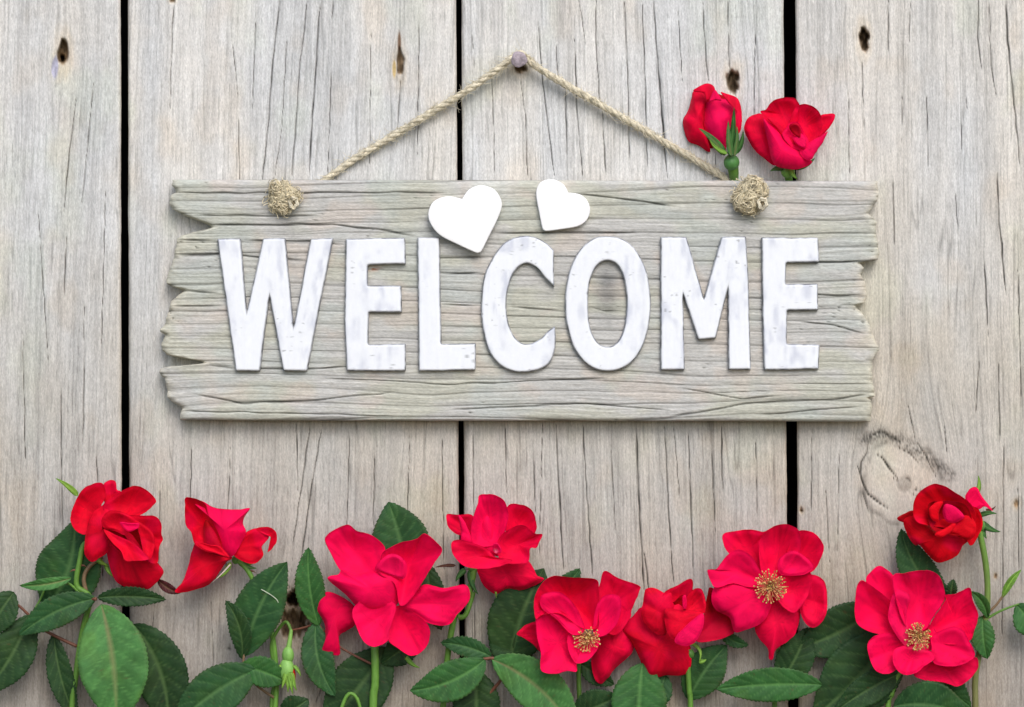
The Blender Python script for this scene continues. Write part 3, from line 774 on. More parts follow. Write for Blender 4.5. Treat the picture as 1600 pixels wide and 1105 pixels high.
# ================================================================ roses
RED = np.array([0.70, 0.0003, 0.010]); DEEP = np.array([0.40, 0.0003, 0.005]); PINK = np.array([0.95, 0.0008, 0.080]); MAG = np.array([0.92, 0.002, 0.090])
PC = {'r': RED, 'd': DEEP, 'p': PINK, 'm': MAG}
def petal(parent, fr, outline, d, colk='r', ctr=None, cup=6, rise=10, roll=5, tilt=(0, 0), seed=0, D0=45, dk=1.35, pale=0.0, rip=1.0, mid=None):
    ox, oy, s = fr
    pts = cr(outline, 6, True)
    X = ox + pts[:, 0] * s; Y = oy + pts[:, 1] * s
    if mid is None:
        a2 = X * np.roll(Y, -1) - np.roll(X, -1) * Y; A = a2.sum() / 2
        cx = ((X + np.roll(X, -1)) * a2).sum() / (6 * A); cy = ((Y + np.roll(Y, -1)) * a2).sum() / (6 * A)
    else: cx, cy = ox + mid[0] * s, oy + mid[1] * s
    n = len(X)
    rt = np.array([0, .12, .25, .38, .5, .61, .71, .8, .88, .94, .98, 1.0])
    bx, by = (ox + ctr[0] * s, oy + ctr[1] * s)
    Rm = max(np.hypot(X - bx, Y - by).max(), 1)
    Rp = np.hypot(X - cx, Y - cy).mean()
    T = rt[:, None]
    PX = cx + (X - cx)[None] * T; PY = cy + (Y - cy)[None] * T
    jr = np.random.RandomState(seed * 7 + 3)
    ed = 0.9 * (vn(PX / 6, PY / 6, seed % 50 + 300) - 0.5) * sst(0.8, 1, T)
    q = np.hypot(PX - bx, PY - by) / Rm
    th = np.arctan2(PY - by, PX - bx)
    D = d * dk + D0 + rise * q + cup * T ** 2 * (Rp / 22.0)
    D = D - 0.65 * roll * sst(0.72, 1.0, T) ** 1.4 * (0.4 + 1.1 * vn(th * 2.2, th * 0, seed % 60 + 5))
    D = D + tilt[0] * (PX - cx) / Rp + tilt[1] * (PY - cy) / Rp
    rip = rip * min(1.15, max(0.25, Rp / 30.0))
    D = D + rip * (3.4 * (vn(PX / 15.0, PY / 15.0, seed % 40 + 100) - 0.5) * T + 2.4 * (vn(th * 5 + seed, q * 1.2, seed % 40 + 140) - 0.5) * sst(0.2, 0.9, q) + 1.8 * (vn(PX / 6.0, PY / 6.0, seed % 40 + 180) - 0.5) * T ** 3)
    # soft crease from the base to the rim
    ax = math.atan2(cy - by, cx - bx); off = (-(PX - bx) * math.sin(ax) + (PY - by) * math.cos(ax)) / Rp
    D = D - 2.0 * rip * np.exp(-(off / 0.22) ** 2) * sst(0.1, 0.5, q) * (1 if seed % 3 else -0.6)
    PX = PX + ed; PY = PY + ed
    base = PC[colk]
    c = np.tile(base, PX.shape + (1,))
    st = vn(th * 26, q * 2.5, seed % 30 + 210)
    c = c * (0.86 + 0.26 * st)[..., None] * (0.85 + 0.3 * fbm(PX / 22, PY / 22, seed % 30 + 240, 2))[..., None]
    vn_ = np.exp(-((vn(th * 14 + 0.6 * vn(q * 5, th * 4, 7), q * 0.8, seed % 30 + 220) - 0.5) / 0.06) ** 2) * sst(0.15, 0.5, q)
    c = c * (1 - 0.16 * vn_)[..., None]
    rim = (sst(0.93, 1.0, T) * sst(0.45, 0.7, vn(th * 3, th * 0 + seed, 33)))[..., None] * 0.45
    c = c * (1 - rim * 0.6)
    mg = sst(0.5, 0.75, fbm(PX / 30, PY / 30, seed % 30 + 260, 2))[..., None] * 0.35
    c = c * (1 - mg) + (MAG if colk in 'pm' else PINK) * mg
    if pale:
        w = (pale * (1 - sst(0.08, 0.42, q)) * (0.6 + 0.6 * st))[..., None]
        c = c * (1 - w) + np.array([0.85, 0.20, 0.36]) * w
    nr = len(rt)
    Vf = PN(PX, PY, D)
    th_ = 0.9 * (1 - sst(0.85, 1.0, T)) + 0.2
    Vb = PN(PX, PY, D - th_)
    V = [Vf[0, 0]]; Cc = [c[0, 0]]
    Vl = np.concatenate([Vf[0, :1], Vf[1:].reshape(-1, 3), Vb[0, :1], Vb[1:].reshape(-1, 3)]); Cl = np.concatenate([c[0, :1], c[1:].reshape(-1, 3)] * 2)
    F = []
    m = 1 + (nr - 1) * n
    for off2, fl in ((0, False), (m, True)):
        for k in range(n):
            k2 = (k + 1) % n
            t = (off2, off2 + 1 + k2, off2 + 1 + k)
            F.append(t[::-1] if fl else t)
            for i in range(nr - 2):
                a = off2 + 1 + i * n + k; b = off2 + 1 + i * n + k2
                t = (a, b, b + n, a + n)
                F.append(t[::-1] if fl else t)
    for k in range(n):
        a = 1 + (nr - 2) * n + k; b = 1 + (nr - 2) * n + (k + 1) % n
        F.append((a, b, b + m, a + m))
    return mesh_obj('petal', Vl, F, M_PETAL, parent, Cl)

def stamens(parent, x, y, d, r, n, seed, dirx=0, diry=0):
    rs = np.random.RandomState(seed); mb = MB()
    for k in range(n):
        a = rs.rand() * 6.283; q = math.sqrt(rs.rand()) * r
        ex = x + q * math.cos(a) + dirx * rs.rand(); ey = y + q * math.sin(a) + diry * rs.rand()
        h = 9 * math.sqrt(max(0.05, 1 - (q / r) ** 2 * 0.8)) + rs.uniform(0, 4)
        p0 = P(x + 2.5 * math.cos(a), y + 2.5 * math.sin(a), d); p1 = P((x + ex) / 2 + rs.normal(0, 1), (y + ey) / 2 + rs.normal(0, 1), d + h * 0.75); p2 = P(ex, ey, d + h)
        V, F = tube([p0, p1, p2], 0.42 * S, 4, False)
        mb.add(V, F, np.array([0.75, 0.30, 0.14]) * rs.uniform(0.6, 1.1))
        col = [np.array([0.62, 0.40, 0.12]), np.array([0.72, 0.50, 0.20]), np.array([0.30, 0.14, 0.05])][rs.choice(3, p=[.45, .35, .2])] * rs.uniform(0.75, 1.15)
        blob(mb, ex, ey, d + h, rs.uniform(1.0, 1.6), rs.uniform(0.9, 1.5), 1.0, col, 6, 4)
    for k in range(26):
        a = rs.rand() * 6.28; q = rs.rand() ** .6 * r * 0.28
        blob(mb, x + q * math.cos(a), y + q * math.sin(a), d + 8 - q * 0.4, 1.6, 1.6, 1.4, np.array([0.45, 0.27, 0.07]) * rs.uniform(0.4, 1.1), 6, 4)
    o = mb.build('stamen_cluster', M_STAMEN, parent); return o

GL = {'l': np.array([0.058, 0.180, 0.045]), 'g': np.array([0.030, 0.112, 0.026]), 'b': np.array([0.022, 0.080, 0.024]), 'k': np.array([0.018, 0.054, 0.016]), 'y': np.array([0.14, 0.28, 0.04]), 'u': np.array([0.055, 0.009, 0.013])}
def leaf(parent, base, tip, w, d0, d1, col='g', bend=0.0, fold=0.12, serr=2.3, arch=6, seed=0, twist=0.0, name='leaf', nv=8, shape=0.85, vein=1.0, nu=96):
    b = np.array(base, float); t = np.array(tip, float)
    ax = t - b; L = np.linalg.norm(ax); ax /= L; nx = np.array([-ax[1], ax[0]])
    u = np.linspace(0, 1, nu)
    cen = b + ax * (u * L)[:, None] + nx * (bend * L * 4 * u * (1 - u))[:, None]
    tg = np.gradient(cen, axis=0); tg /= np.linalg.norm(tg, axis=1)[:, None]; nn = np.stack([-tg[:, 1], tg[:, 0]], -1)
    hw = np.sin(np.pi * np.clip(u, 0, 1) ** shape) ** 0.78
    hw = hw * (1 - 0.25 * u ** 6); hw /= hw.max()
    nt = max(9, int(L / 6.5))
    saw = (u * nt) % 1.0
    side = np.linspace(-1, 1, 2 * nv + 1)
    U, V_ = np.meshgrid(u, side, indexing='ij')
    av = np.abs(V_)
    jag = serr * (1 - saw)[:, None] * sst(0.7, 1.0, av) * (hw > 0.12)[:, None]
    half = (w / 2 * hw)[:, None] * np.sign(V_) * (av + 0 * U) + np.sign(V_) * jag
    half = half + 0
    sweep = (0.10 * L) * av * hw[:, None]
    PX = cen[:, 0:1] + nn[:, 0:1] * half + tg[:, 0:1] * sweep * 0.3
    PY = cen[:, 1:2] + nn[:, 1:2] * half + tg[:, 1:2] * sweep * 0.3
    vp = U * 8.0 - av * 1.5 * (0.8 + 0.4 * U) + 0.15 * (vn(U * 6, V_ * 2, seed % 50 + 12) - 0.5)
    vf = np.abs(vp - np.round(vp)); vl = np.exp(-(vf / 0.055) ** 2) * (1 - sst(0.75, 1.0, av)) * (av > 0.02)
    sub = np.exp(-(np.abs((vn(PX / 4.5, PY / 4.5, seed % 50 + 400)) - 0.5) / 0.05) ** 2)
    mr = np.exp(-(av * w / 2 / 1.5) ** 2)
    D = d0 + (d1 - d0) * U + arch * 4 * U * (1 - U) + fold * av * (w / 2) * hw[:, None] + twist * V_ * (w / 2)
    D = D - 1.3 * mr - 0.5 * vl * vein + 0.45 * np.abs(np.sin(np.pi * vp)) * sst(0.05, 0.5, av) * vein + 3.0 * (fbm(PX / 24, PY / 24, seed % 60 + 31, 2) - 0.5) * av - 2.5 * sst(0.6, 1, av) * (vn(U * 9, np.sign(V_), seed % 40 + 8) - 0.3)
    g = GL[col]
    c = np.tile(g, U.shape + (1,)) * (0.62 + 0.76 * fbm(PX / 20, PY / 20, seed % 50 + 60, 3))[..., None]
    yl = sst(0.5, 0.8, fbm(PX / 30, PY / 30, seed % 50 + 90, 2))[..., None] * 0.4
    c = c * (1 - yl) + c * np.array([1.6, 1.15, 0.7]) * yl
    spot = sst(0.93, 0.97, vn(PX / 3.0, PY / 3.0, seed % 50 + 77))[..., None] * 0.5
    c = c * (1 - spot) + np.array([0.09, 0.055, 0.02]) * spot
    pal = g * 1.7 + np.array([0.05, 0.06, 0.02])
    k = np.clip(0.75 * mr + 0.42 * vl * vein + 0.16 * sub, 0, 1)[..., None]
    c = c * (1 - k) + pal * k
    if col == 'l':
        mm = (0.75 * mr * (1 - 0.6 * U))[..., None]; c = c * (1 - mm) + np.array([0.20, 0.13, 0.07]) * mm
    if col in 'lgb':
        rd = sst(0.86, 1.0, av)[..., None] * 0.35 * vn(U * 5, V_, seed % 40 + 2)[..., None]
        c = c * (1 - rd) + np.array([0.10, 0.07, 0.03]) * rd
    Vf = PN(PX, PY, D); Vb = PN(PX, PY, D - 0.9)
    nr, nc = U.shape
    F1 = grid_faces(nr, nc); F2 = grid_faces(nr, nc, True) + nr * nc
    ring = list(range(nc)) + [i * nc + nc - 1 for i in range(1, nr)] + list(range((nr - 1) * nc + nc - 2, (nr - 1) * nc - 1, -1)) + [i * nc for i in range(nr - 2, 0, -1)]
    ring = np.array(ring); r2 = np.roll(ring, -1)
    F3 = np.stack([ring, r2, r2 + nr * nc, ring + nr * nc], -1)
    o = mesh_obj(name, np.concatenate([Vf.reshape(-1, 3), Vb.reshape(-1, 3)]), np.concatenate([F1, F2, F3]), M_LEAF, parent, np.concatenate([c.reshape(-1, 3)] * 2))
    return o

G_ST = np.array([0.11, 0.25, 0.035]); R_ST = np.array([0.16, 0.06, 0.035]); B_ST = np.array([0.20, 0.13, 0.07])
def stem(parent, path, r0, r1, col=G_ST, thorns=0, seed=0, name='stem', down=True, col2=None):
    """path from the flower downwards, continues to the ground when down"""
    path = [tuple(map(float, q)) for q in path]
    rs = np.random.RandomState(seed + 40)
    if down:
        x, y, d = path[-1]
        path = path + [(x + rs.uniform(-12, 12), y + 200, max(d * 1.1, 25)), (x + rs.uniform(-40, 40), y + 480, max(d * 1.3, 35)), (x + rs.uniform(-60, 60), GY + 30, max(d * 1.5, 60))]
    pts = cr(path, 10); W = [P(*q) for q in pts]; n = len(W)
    tt = np.linspace(0, 1, n)
    rad = (r0 + (r1 - r0) * tt) * S * (1 + 0.08 * (vn(tt * 40, tt * 0, seed) - 0.5))
    V, F = tube(W, rad, 10)
    col2 = col if col2 is None else col2
    cc = np.repeat(col[None] * (1 - tt[:, None]) + col2[None] * tt[:, None], 10, axis=0); cc = np.vstack([cc, cc[:1], cc[-1:]])
    mb = MB(); mb.add(V, F, cc)
    o = mb.build(name, M_STEM, parent)
    for k in range(thorns):
        i = rs.randint(2, max(3, min(n - 2, 24))); sg = rs.choice([-1, 1])
        x, y, d = pts[i]
        r = rad[i] / S
        tp = [P(x + sg * r * 0.6, y, d), P(x + sg * (r + 4), y + 0.5, d + 1), P(x + sg * (r + 9), y + 3.5, d + 2)]
        V, F = tube(tp, [2.2 * S, 1.2 * S, 0.1 * S], 6); m2 = MB(); m2.add(V, F, np.array([0.16, 0.06, 0.035])); m2.build('thorn', M_STEM, o)
    return o

def hip(parent, x, y, d, r, col=(0.10, 0.24, 0.045), ry=None, name='hip'):
    mb = MB(); blob(mb, x, y, d, r, ry or r * 1.15, r, np.array(col), 16, 12); return mb.build(name, M_STEM, parent)

def sepal(parent, base, tip, w, d0, d1, col='l', bend=0.0, seed=0):
    return leaf(parent, base, tip, w, d0, d1, col, bend, fold=-0.25, serr=0.4, arch=2, seed=seed, name='sepal', nv=3, shape=0.45, vein=0.3, nu=22)

def FR(x, y, size): return (x, y, size / 1105.0)
GRP = 'red roses growing up in front of the fence'
def rose(label, base, group=GRP):
    return empty('red_rose', P(*base), label, 'rose', group)

def petals(par, fr, ctr, D0, lst, seed0, mixp=0.15, **kw):
    PC['r'] = RED * (1 - mixp) + PINK * mixp
    for i, (ol, d, ck, *rest) in enumerate(lst):
        k = dict(kw)
        if rest: k.update(rest[0])
        petal(par, fr, ol, d, ck, ctr, seed=seed0 + i * 3, D0=D0, **k)

# --- rose 1: far left
r = rose('ruffled deep red rose at the far left, across the gap beside the first plank', (120, GY, 60))
petals(r, FR(80, 740, 200), (560, 460), 42, [
    ([(165, 385), (215, 230), (280, 130), (400, 78), (455, 100), (470, 200), (420, 300), (360, 400), (300, 522), (210, 490)], 6, 'r', dict(cup=8)),
    ([(450, 105), (500, 60), (555, 68), (570, 140), (600, 160), (580, 280), (470, 280)], 9, 'r'),
    ([(450, 270), (520, 210), (600, 155), (720, 105), (820, 140), (900, 220), (890, 265), (790, 350), (640, 400), (480, 350)], 13, 'r', dict(cup=9)),
    ([(480, 560), (480, 700), (540, 900), (620, 970), (750, 1000), (860, 985), (970, 860), (920, 770), (820, 640), (640, 560)], 12, 'r', dict(cup=-6, roll=9)),
    ([(560, 380), (800, 363), (900, 370), (950, 430), (952, 520), (965, 570), (932, 640), (915, 775), (820, 750), (680, 600)], 15, 'r', dict(cup=8)),
    ([(500, 260), (400, 300), (330, 400), (305, 500), (285, 610), (290, 700), (345, 762), (410, 735), (490, 670), (510, 560), (480, 450), (540, 350)], 22, 'r', dict(roll=8, cup=-4)),
    ([(440, 450), (560, 390), (740, 400), (820, 500), (850, 740), (640, 700), (500, 580)], 20, 'd', dict(cup=14, rise=0)),
    ([(440, 380), (520, 320), (660, 350), (765, 425), (700, 470), (640, 530), (560, 500), (450, 465)], 36, 'r', dict(tilt=(0, -5), roll=8)),
    ([(450, 480), (560, 530), (700, 592), (780, 660), (842, 740), (740, 755), (640, 752), (600, 670), (520, 590)], 40, 'r', dict(tilt=(0, 6), roll=3)),
    ([(740, 420), (800, 440), (880, 520), (890, 640), (850, 745), (800, 690), (770, 560)], 36, 'r', dict(tilt=(-6, 0), cup=8)),
    ([(590, 420), (700, 430), (760, 430), (740, 480), (660, 500)], 46, 'p', dict(roll=3, cup=3)),
], 1)
hip(r, 150, 862, 38, 7); sepal(r, (122, 775), (86, 747), 9, 44, 52, 'y', 0.05, 1); sepal(r, (148, 868), (170, 884), 9, 36, 40, 'y', .1, 2); sepal(r, (165, 880), (178, 902), 7, 34, 36, 'y', .1, 3)
stem(r, [(150, 862, 38), (132, 850, 36), (124, 880, 38), (120, 915, 38), (140, 935, 36), (128, 990, 34), (118, 1060, 34), (112, 1115, 34)], 4.0, 5.0, G_ST, 2, 1)
stem(r, [(160, 870, 34), (140, 885, 36), (131, 905, 36), (136, 938, 34), (128, 985, 33)], 3.2, 3.5, B_ST, 0, 2, down=False)
stem(r, [(94, 905, 44), (112, 915, 40), (132, 935, 38)], 1.8, 2.2, G_ST, 0, 3, down=False, name='leaf_stalk')
stem(r, [(150, 936, 62), (138, 938, 50), (128, 950, 36)], 2.6, 2.6, R_ST, 0, 4, down=False, name='leaf_stalk')
leaf(r, (158, 944), (181, 1138), 108, 58, 78, 'l', -0.04, 0.10, seed=4, arch=14)
leaf(r, (150, 935), (29, 993), 48, 58, 66, 'b', 0.06, 0.16, seed=5)
leaf(r, (152, 934), (260, 937), 29, 58, 50, 'k', -0.03, 0.25, seed=6)
leaf(r, (208, 975), (262, 1145), 82, 26, 30, 'k', -0.10, 0.08, seed=7)
leaf(r, (70, 955), (116, 812), 100, 16, 24, 'b', 0.10, 0.10, seed=8)
leaf(r, (112, 903), (30, 915), 19, 46, 50, 'l', -0.05, 0.3, seed=9, serr=.6)
leaf(r, (84, 990), (122, 1130), 38, 30, 30, 'k', 0.05, 0.2, seed=11)
leaf(r, (46, 960), (-28, 1085), 66, 40, 48, 'k', -0.06, 0.15, seed=12)
leaf(r, (22, 925), (-22, 995), 52, 46, 48, 'k', 0.02, 0.15, seed=13)
stem(r, [(-5, 940, 46), (22, 942, 42), (46, 962, 38), (70, 985, 34), (120, 1010, 33)], 1.9, 2.6, R_ST, 0, 5, down=False, name='leaf_stalk')
stem(r, [(74, 905, 30), (66, 930, 32), (50, 960, 34)], 1.6, 1.8, G_ST, 0, 6, down=False, name='leaf_stalk')
leaf(r, (246, 905), (282, 927), 15, 36, 42, 'u', 0.08, 0.3, seed=14, serr=.5)
stem(r, [(140, 965, 30), (136, 1010, 30), (120, 1040, 30)], 2, 2, R_ST, 1, 15, down=False)

# --- rose 2
r = rose('nodding red rose with pointed petals and one hooked petal, second from the left', (430, GY, 55))
petals(r, FR(250, 760, 200), (560, 560), 40, [
    ([(640, 600), (650, 500), (740, 400), (840, 358), (905, 395), (940, 440), (880, 520), (892, 590), (850, 648), (770, 668)], 6, 'r', dict(roll=8)),
    ([(830, 365), (940, 353), (1003, 400), (1000, 490), (930, 572), (955, 500), (955, 440), (890, 410)], 12, 'r', dict(mid=(958, 425), roll=2, rip=.4, tilt=(4, 0))),
    ([(310, 480), (275, 560), (240, 700), (190, 830), (128, 900), (180, 922), (380, 870), (460, 812), (560, 670), (620, 610), (500, 540), (390, 500)], 16, 'r', dict(cup=-6, roll=6)),
    ([(228, 95), (215, 180), (215, 270), (228, 345), (270, 400), (300, 500), (380, 560), (470, 575), (540, 540), (500, 400), (420, 250), (380, 140)], 10, 'r', dict(cup=16, rise=4, roll=2)),
    ([(230, 95), (300, 115), (370, 130), (460, 180), (560, 195), (680, 200), (775, 188), (730, 270), (720, 330), (742, 400), (680, 530), (620, 612), (540, 590), (470, 480), (420, 330), (360, 200)], 26, 'p', dict(cup=-9, roll=4, mid=(560, 380))),
    ([(385, 300), (430, 320), (520, 470), (560, 600), (480, 590), (400, 540), (375, 420)], 24, 'd', dict(tilt=(6, 0), cup=-6)),
    ([(300, 470), (360, 540), (480, 580), (600, 615), (520, 520), (420, 500)], 30, 'r', dict()),
], 51)
hip(r, 368, 875, 36, 6); sepal(r, (372, 876), (402, 888), 9, 38, 40, 'l', .1, 4); sepal(r, (385, 882), (404, 878), 8, 38, 44, 'y', -.1, 5); sepal(r, (360, 878), (333, 905), 7, 42, 44, 'y', -.15, 6)
stem(r, [(366, 874, 36), (378, 881, 37), (390, 896, 38), (402, 922, 36), (418, 960, 28), (428, 1010, 26), (432, 1060, 26), (430, 1110, 26)], 3.8, 4.5, G_ST * 1.15, 1, 7)
leaf(r, (381, 1026), (449, 878), 74, 44, 58, 'b', -0.06, 0.14, seed=15)
leaf(r, (378, 1030), (352, 938), 32, 44, 60, 'k', 0.10, 0.3, seed=16)
leaf(r, (402, 1046), (272, 1136), 74, 50, 60, 'b', 0.05, 0.10, seed=17)
leaf(r, (376, 1040), (449, 1066), 46, 48, 44, 'g', -0.03, 0.15, seed=18)
stem(r, [(382, 1020, 46), (381, 1045, 44), (400, 1070, 34), (428, 1090, 27)], 1.8, 2.2, B_ST, 0, 8, down=False, name='leaf_stalk')

stem(r, [(360, 882, 46), (350, 893, 47), (340, 903, 46), (332, 910, 44)], 1.3, 0.5, np.array([0.75, 0.62, 0.58]), 0, 45, down=False, name='filament')
stem(r, [(408, 921, 60), (422, 929, 61), (433, 938, 61), (436, 948, 60), (434, 952, 60)], 0.8, 0.5, np.array([0.45, 0.52, 0.38]), 0, 46, down=False, name='filament')
# --- green bud
b = empty('rose_bud', P(432, GY, 30), 'small closed green bud hanging head down below the dark knot hole', 'rose bud')
stem(b, [(455, 984, 40), (453, 1000, 41), (451, 1012, 42)], 2.6, 4.5, np.array([0.20, 0.40, 0.08]), 0, 9, down=False)
stem(b, [(455, 986, 40), (447, 972, 36), (434, 985, 30), (424, 1010, 28), (430, 1060, 24), (424, 1110, 24)], 2.4, 3.6, G_ST * .8, 0, 10)
hip(b, 450, 1024, 42, 9.5, (0.20, 0.42, 0.09), 14)
mbx = MB(); blob(mbx, 448, 1048, 42, 12.5, 20, 12, np.array([0.22, 0.44, 0.10]), 16, 12); mbx.build('bud_case', M_STEM, b)
mbx = MB(); blob(mbx, 457, 1056, 44, 5, 15, 6, DEEP, 12, 10); mbx.build('petal', M_PETAL, b)
for i, (tx, ty) in enumerate([(440, 1076), (450, 1083), (458, 1086), (464, 1080)]): sepal(b, (447 + i * 3, 1050), (tx, ty), 8, 54, 50, 'y', 0.03 * (i - 1), 20 + i)
sepal(b, (440, 1040), (428, 1056), 6, 50, 48, 'y', .1, 27); sepal(b, (458, 1040), (470, 1058), 6, 50, 48, 'y', -.1, 28)
leaf(b, (436, 1118), (482, 1092), 42, 30, 34, 'k', 0.05, 0.2, seed=29)

# --- rose 3: large
r = rose('largest rose, bright crimson with six wide flat petals, on a straight green stem', (585, GY, 60))
petals(r, FR(490, 800, 250), (570, 640), 42, [
    ([(300, 680), (285, 780), (230, 820), (180, 860), (180, 985), (110, 982), (55, 965), (80, 880), (75, 770), (25, 690), (35, 600), (100, 552), (220, 600)], 4, 'r', dict(mid=(150, 710), cup=-5, roll=10)),
    ([(78, 190), (130, 130), (235, 88), (300, 130), (400, 160), (490, 240), (480, 330), (420, 430), (300, 470), (190, 410), (120, 290)], 8, 'p', dict(cup=10, roll=6)),
    ([(570, 650), (700, 700), (790, 780), (802, 870), (755, 960), (670, 992), (580, 940), (515, 885), (500, 780)], 9, 'r', dict(cup=10)),
    ([(490, 270), (600, 210), (700, 190), (770, 150), (860, 220), (887, 270), (830, 360), (760, 470), (690, 580), (600, 650), (560, 500), (450, 420), (460, 330)], 14, 'r', dict(cup=12, rise=14)),
    ([(590, 650), (680, 580), (760, 500), (900, 525), (1050, 503), (1078, 600), (1000, 700), (930, 780), (800, 770), (690, 700)], 18, 'p', dict(cup=6, rise=14, roll=12)),
    ([(570, 640), (530, 800), (515, 885), (430, 932), (350, 900), (290, 780), (268, 680), (350, 600), (480, 590)], 22, 'p', dict(cup=6)),
    ([(425, 392), (490, 310), (570, 293), (640, 355), (625, 460), (520, 440)], 30, 'm', dict(cup=4, roll=8, tilt=(0, -3))),
    ([(95, 460), (170, 430), (200, 400), (300, 435), (430, 400), (540, 410), (608, 455), (608, 560), (560, 655), (420, 695), (310, 660), (220, 570)], 36, 'p', dict(cup=-8, rise=10, roll=8)),
], 101, mixp=0.85, dk=1.3)
hip(r, 585, 1008, 34, 7)
stem(r, [(585, 1000, 40), (586, 1030, 44), (586, 1070, 44), (583, 1112, 44)], 6.0, 6.4, G_ST * 1.1, 0, 11)
leaf(r, (638, 905), (607, 784), 88, 34, 44, 'b', 0.02, 0.12, seed=31)
leaf(r, (668, 880), (690, 985), 44, 22, 22, 'k', 0.05, 0.12, seed=32)
leaf(r, (498, 978), (482, 855), 44, 34, 44, 'g', -0.05, 0.15, seed=33)
leaf(r, (494, 972), (524, 1088), 48, 32, 40, 'b', 0.10, 0.15, seed=34)
stem(r, [(455, 985, 20), (478, 980, 26), (496, 972, 32)], 1.6, 1.8, R_ST, 0, 12, down=False, name='leaf_stalk')
leaf(r, (606, 1012), (505, 1140), 90, 24, 30, 'k', -0.02, 0.08, seed=35)
leaf(r, (655, 1000), (596, 1038), 44, 26, 28, 'k', 0.02, 0.1, seed=36)
stem(r, [(566, 1120, 50), (558, 1092, 50), (546, 1084, 50), (536, 1100, 50), (528, 1130, 50)], 2.6, 3.0, G_ST * 1.1, 0, 13, down=False, name='leaf_stalk')
sepal(r, (632, 1024), (657, 1044), 8, 34, 40, 'y', .1, 37)
stem(r, [(496, 974, 32), (530, 1010, 28), (585, 1040, 40)], 1.6, 2, R_ST, 0, 14, down=False, name='leaf_stalk')

# --- rose 4
r = rose('red rose with upright petals in front of the gap below the middle of the sign', (700, GY, 55))
petals(r, FR(680, 760, 200), (520, 560), 40, [
    ([(105, 240), (200, 245), (320, 248), (340, 350), (320, 480), (240, 430), (180, 412), (115, 355), (98, 300)], 3, 'r', dict(cup=8)),
    ([(375, 690), (560, 620), (700, 590), (800, 640), (850, 710), (880, 770), (940, 800), (850, 860), (720, 900), (620, 885), (525, 930), (430, 870), (380, 780)], 4, 'r', dict(cup=-6, roll=9)),
    ([(620, 180), (740, 158), (830, 200), (870, 290), (865, 400), (760, 500), (620, 480)], 8, 'r', dict(cup=12)),
    ([(380, 80), (450, 68), (520, 75), (600, 130), (632, 250), (605, 380), (540, 500), (430, 520), (330, 500), (308, 380), (330, 250), (365, 150)], 16, 'p', dict(cup=10, rise=14)),
    ([(540, 470), (640, 370), (760, 335), (860, 405), (925, 415), (900, 480), (870, 532), (820, 540), (800, 650), (640, 670), (550, 620)], 18, 'r', dict(cup=12, rise=10)),
    ([(200, 250), (245, 290), (290, 380), (335, 490), (280, 510), (220, 470), (222, 380)], 26, 'p', dict(roll=3, cup=-3, tilt=(4, 0))),
    ([(145, 480), (210, 463), (330, 490), (450, 540), (520, 610), (670, 640), (560, 690), (400, 712), (260, 692), (180, 625), (140, 550)], 32, 'r', dict(cup=8, roll=7, tilt=(0, 4))),
    ([(390, 320), (450, 250), (500, 350), (510, 500), (560, 590), (450, 600), (370, 540)], 26, 'p', dict(cup=-4, rise=0)),
    ([(500, 500), (540, 490), (575, 560), (530, 580), (500, 550)], 34, 'm', dict(cup=2, roll=3, rip=.3, pale=.7)),
], 151, mixp=0.50)
hip(r, 738, 888, 34, 7); sepal(r, (735, 890), (748, 930), 10, 36, 46, 'g', .1, 41); sepal(r, (728, 890), (712, 910), 9, 36, 40, 'g', .1, 42); sepal(r, (760, 890), (775, 936), 8, 34, 40, 'y', -.1, 43)
stem(r, [(742, 880, 34), (738, 905, 36), (730, 935, 36), (712, 960, 34), (703, 1000, 32), (697, 1050, 26), (692, 1110, 26)], 5.0, 4.6, G_ST, 1, 17)
stem(r, [(740, 925, 36), (728, 960, 37), (716, 965, 36)], 3.5, 4.5, G_ST * .9, 0, 18, down=False)
leaf(r, (758, 1030), (640, 1079), 60, 52, 62, 'g', -0.09, 0.12, seed=44)
leaf(r, (768, 1026), (688, 1004), 30, 40, 40, 'b', 0.05, 0.2, seed=45)
leaf(r, (768, 1030), (900, 1150), 74, 52, 66, 'l', -0.09, 0.12, seed=46)
leaf(r, (742, 1046), (742, 1165), 72, 24, 26, 'k', -0.02, 0.1, seed=47)
leaf(r, (795, 1045), (850, 888), 98, 20, 28, 'k', -0.05, 0.1, seed=48)
leaf(r, (826, 1050), (775, 960), 60, 18, 20, 'k', -0.05, 0.1, seed=49)
stem(r, [(755, 1030, 50), (775, 1030, 50), (790, 1050, 40), (765, 1085, 30), (745, 1120, 26)], 2.4, 2.6, R_ST, 0, 19, down=False, name='leaf_stalk')
sepal(r, (712, 884), (679, 887), 5, 30, 30, 'u', .05, 50)

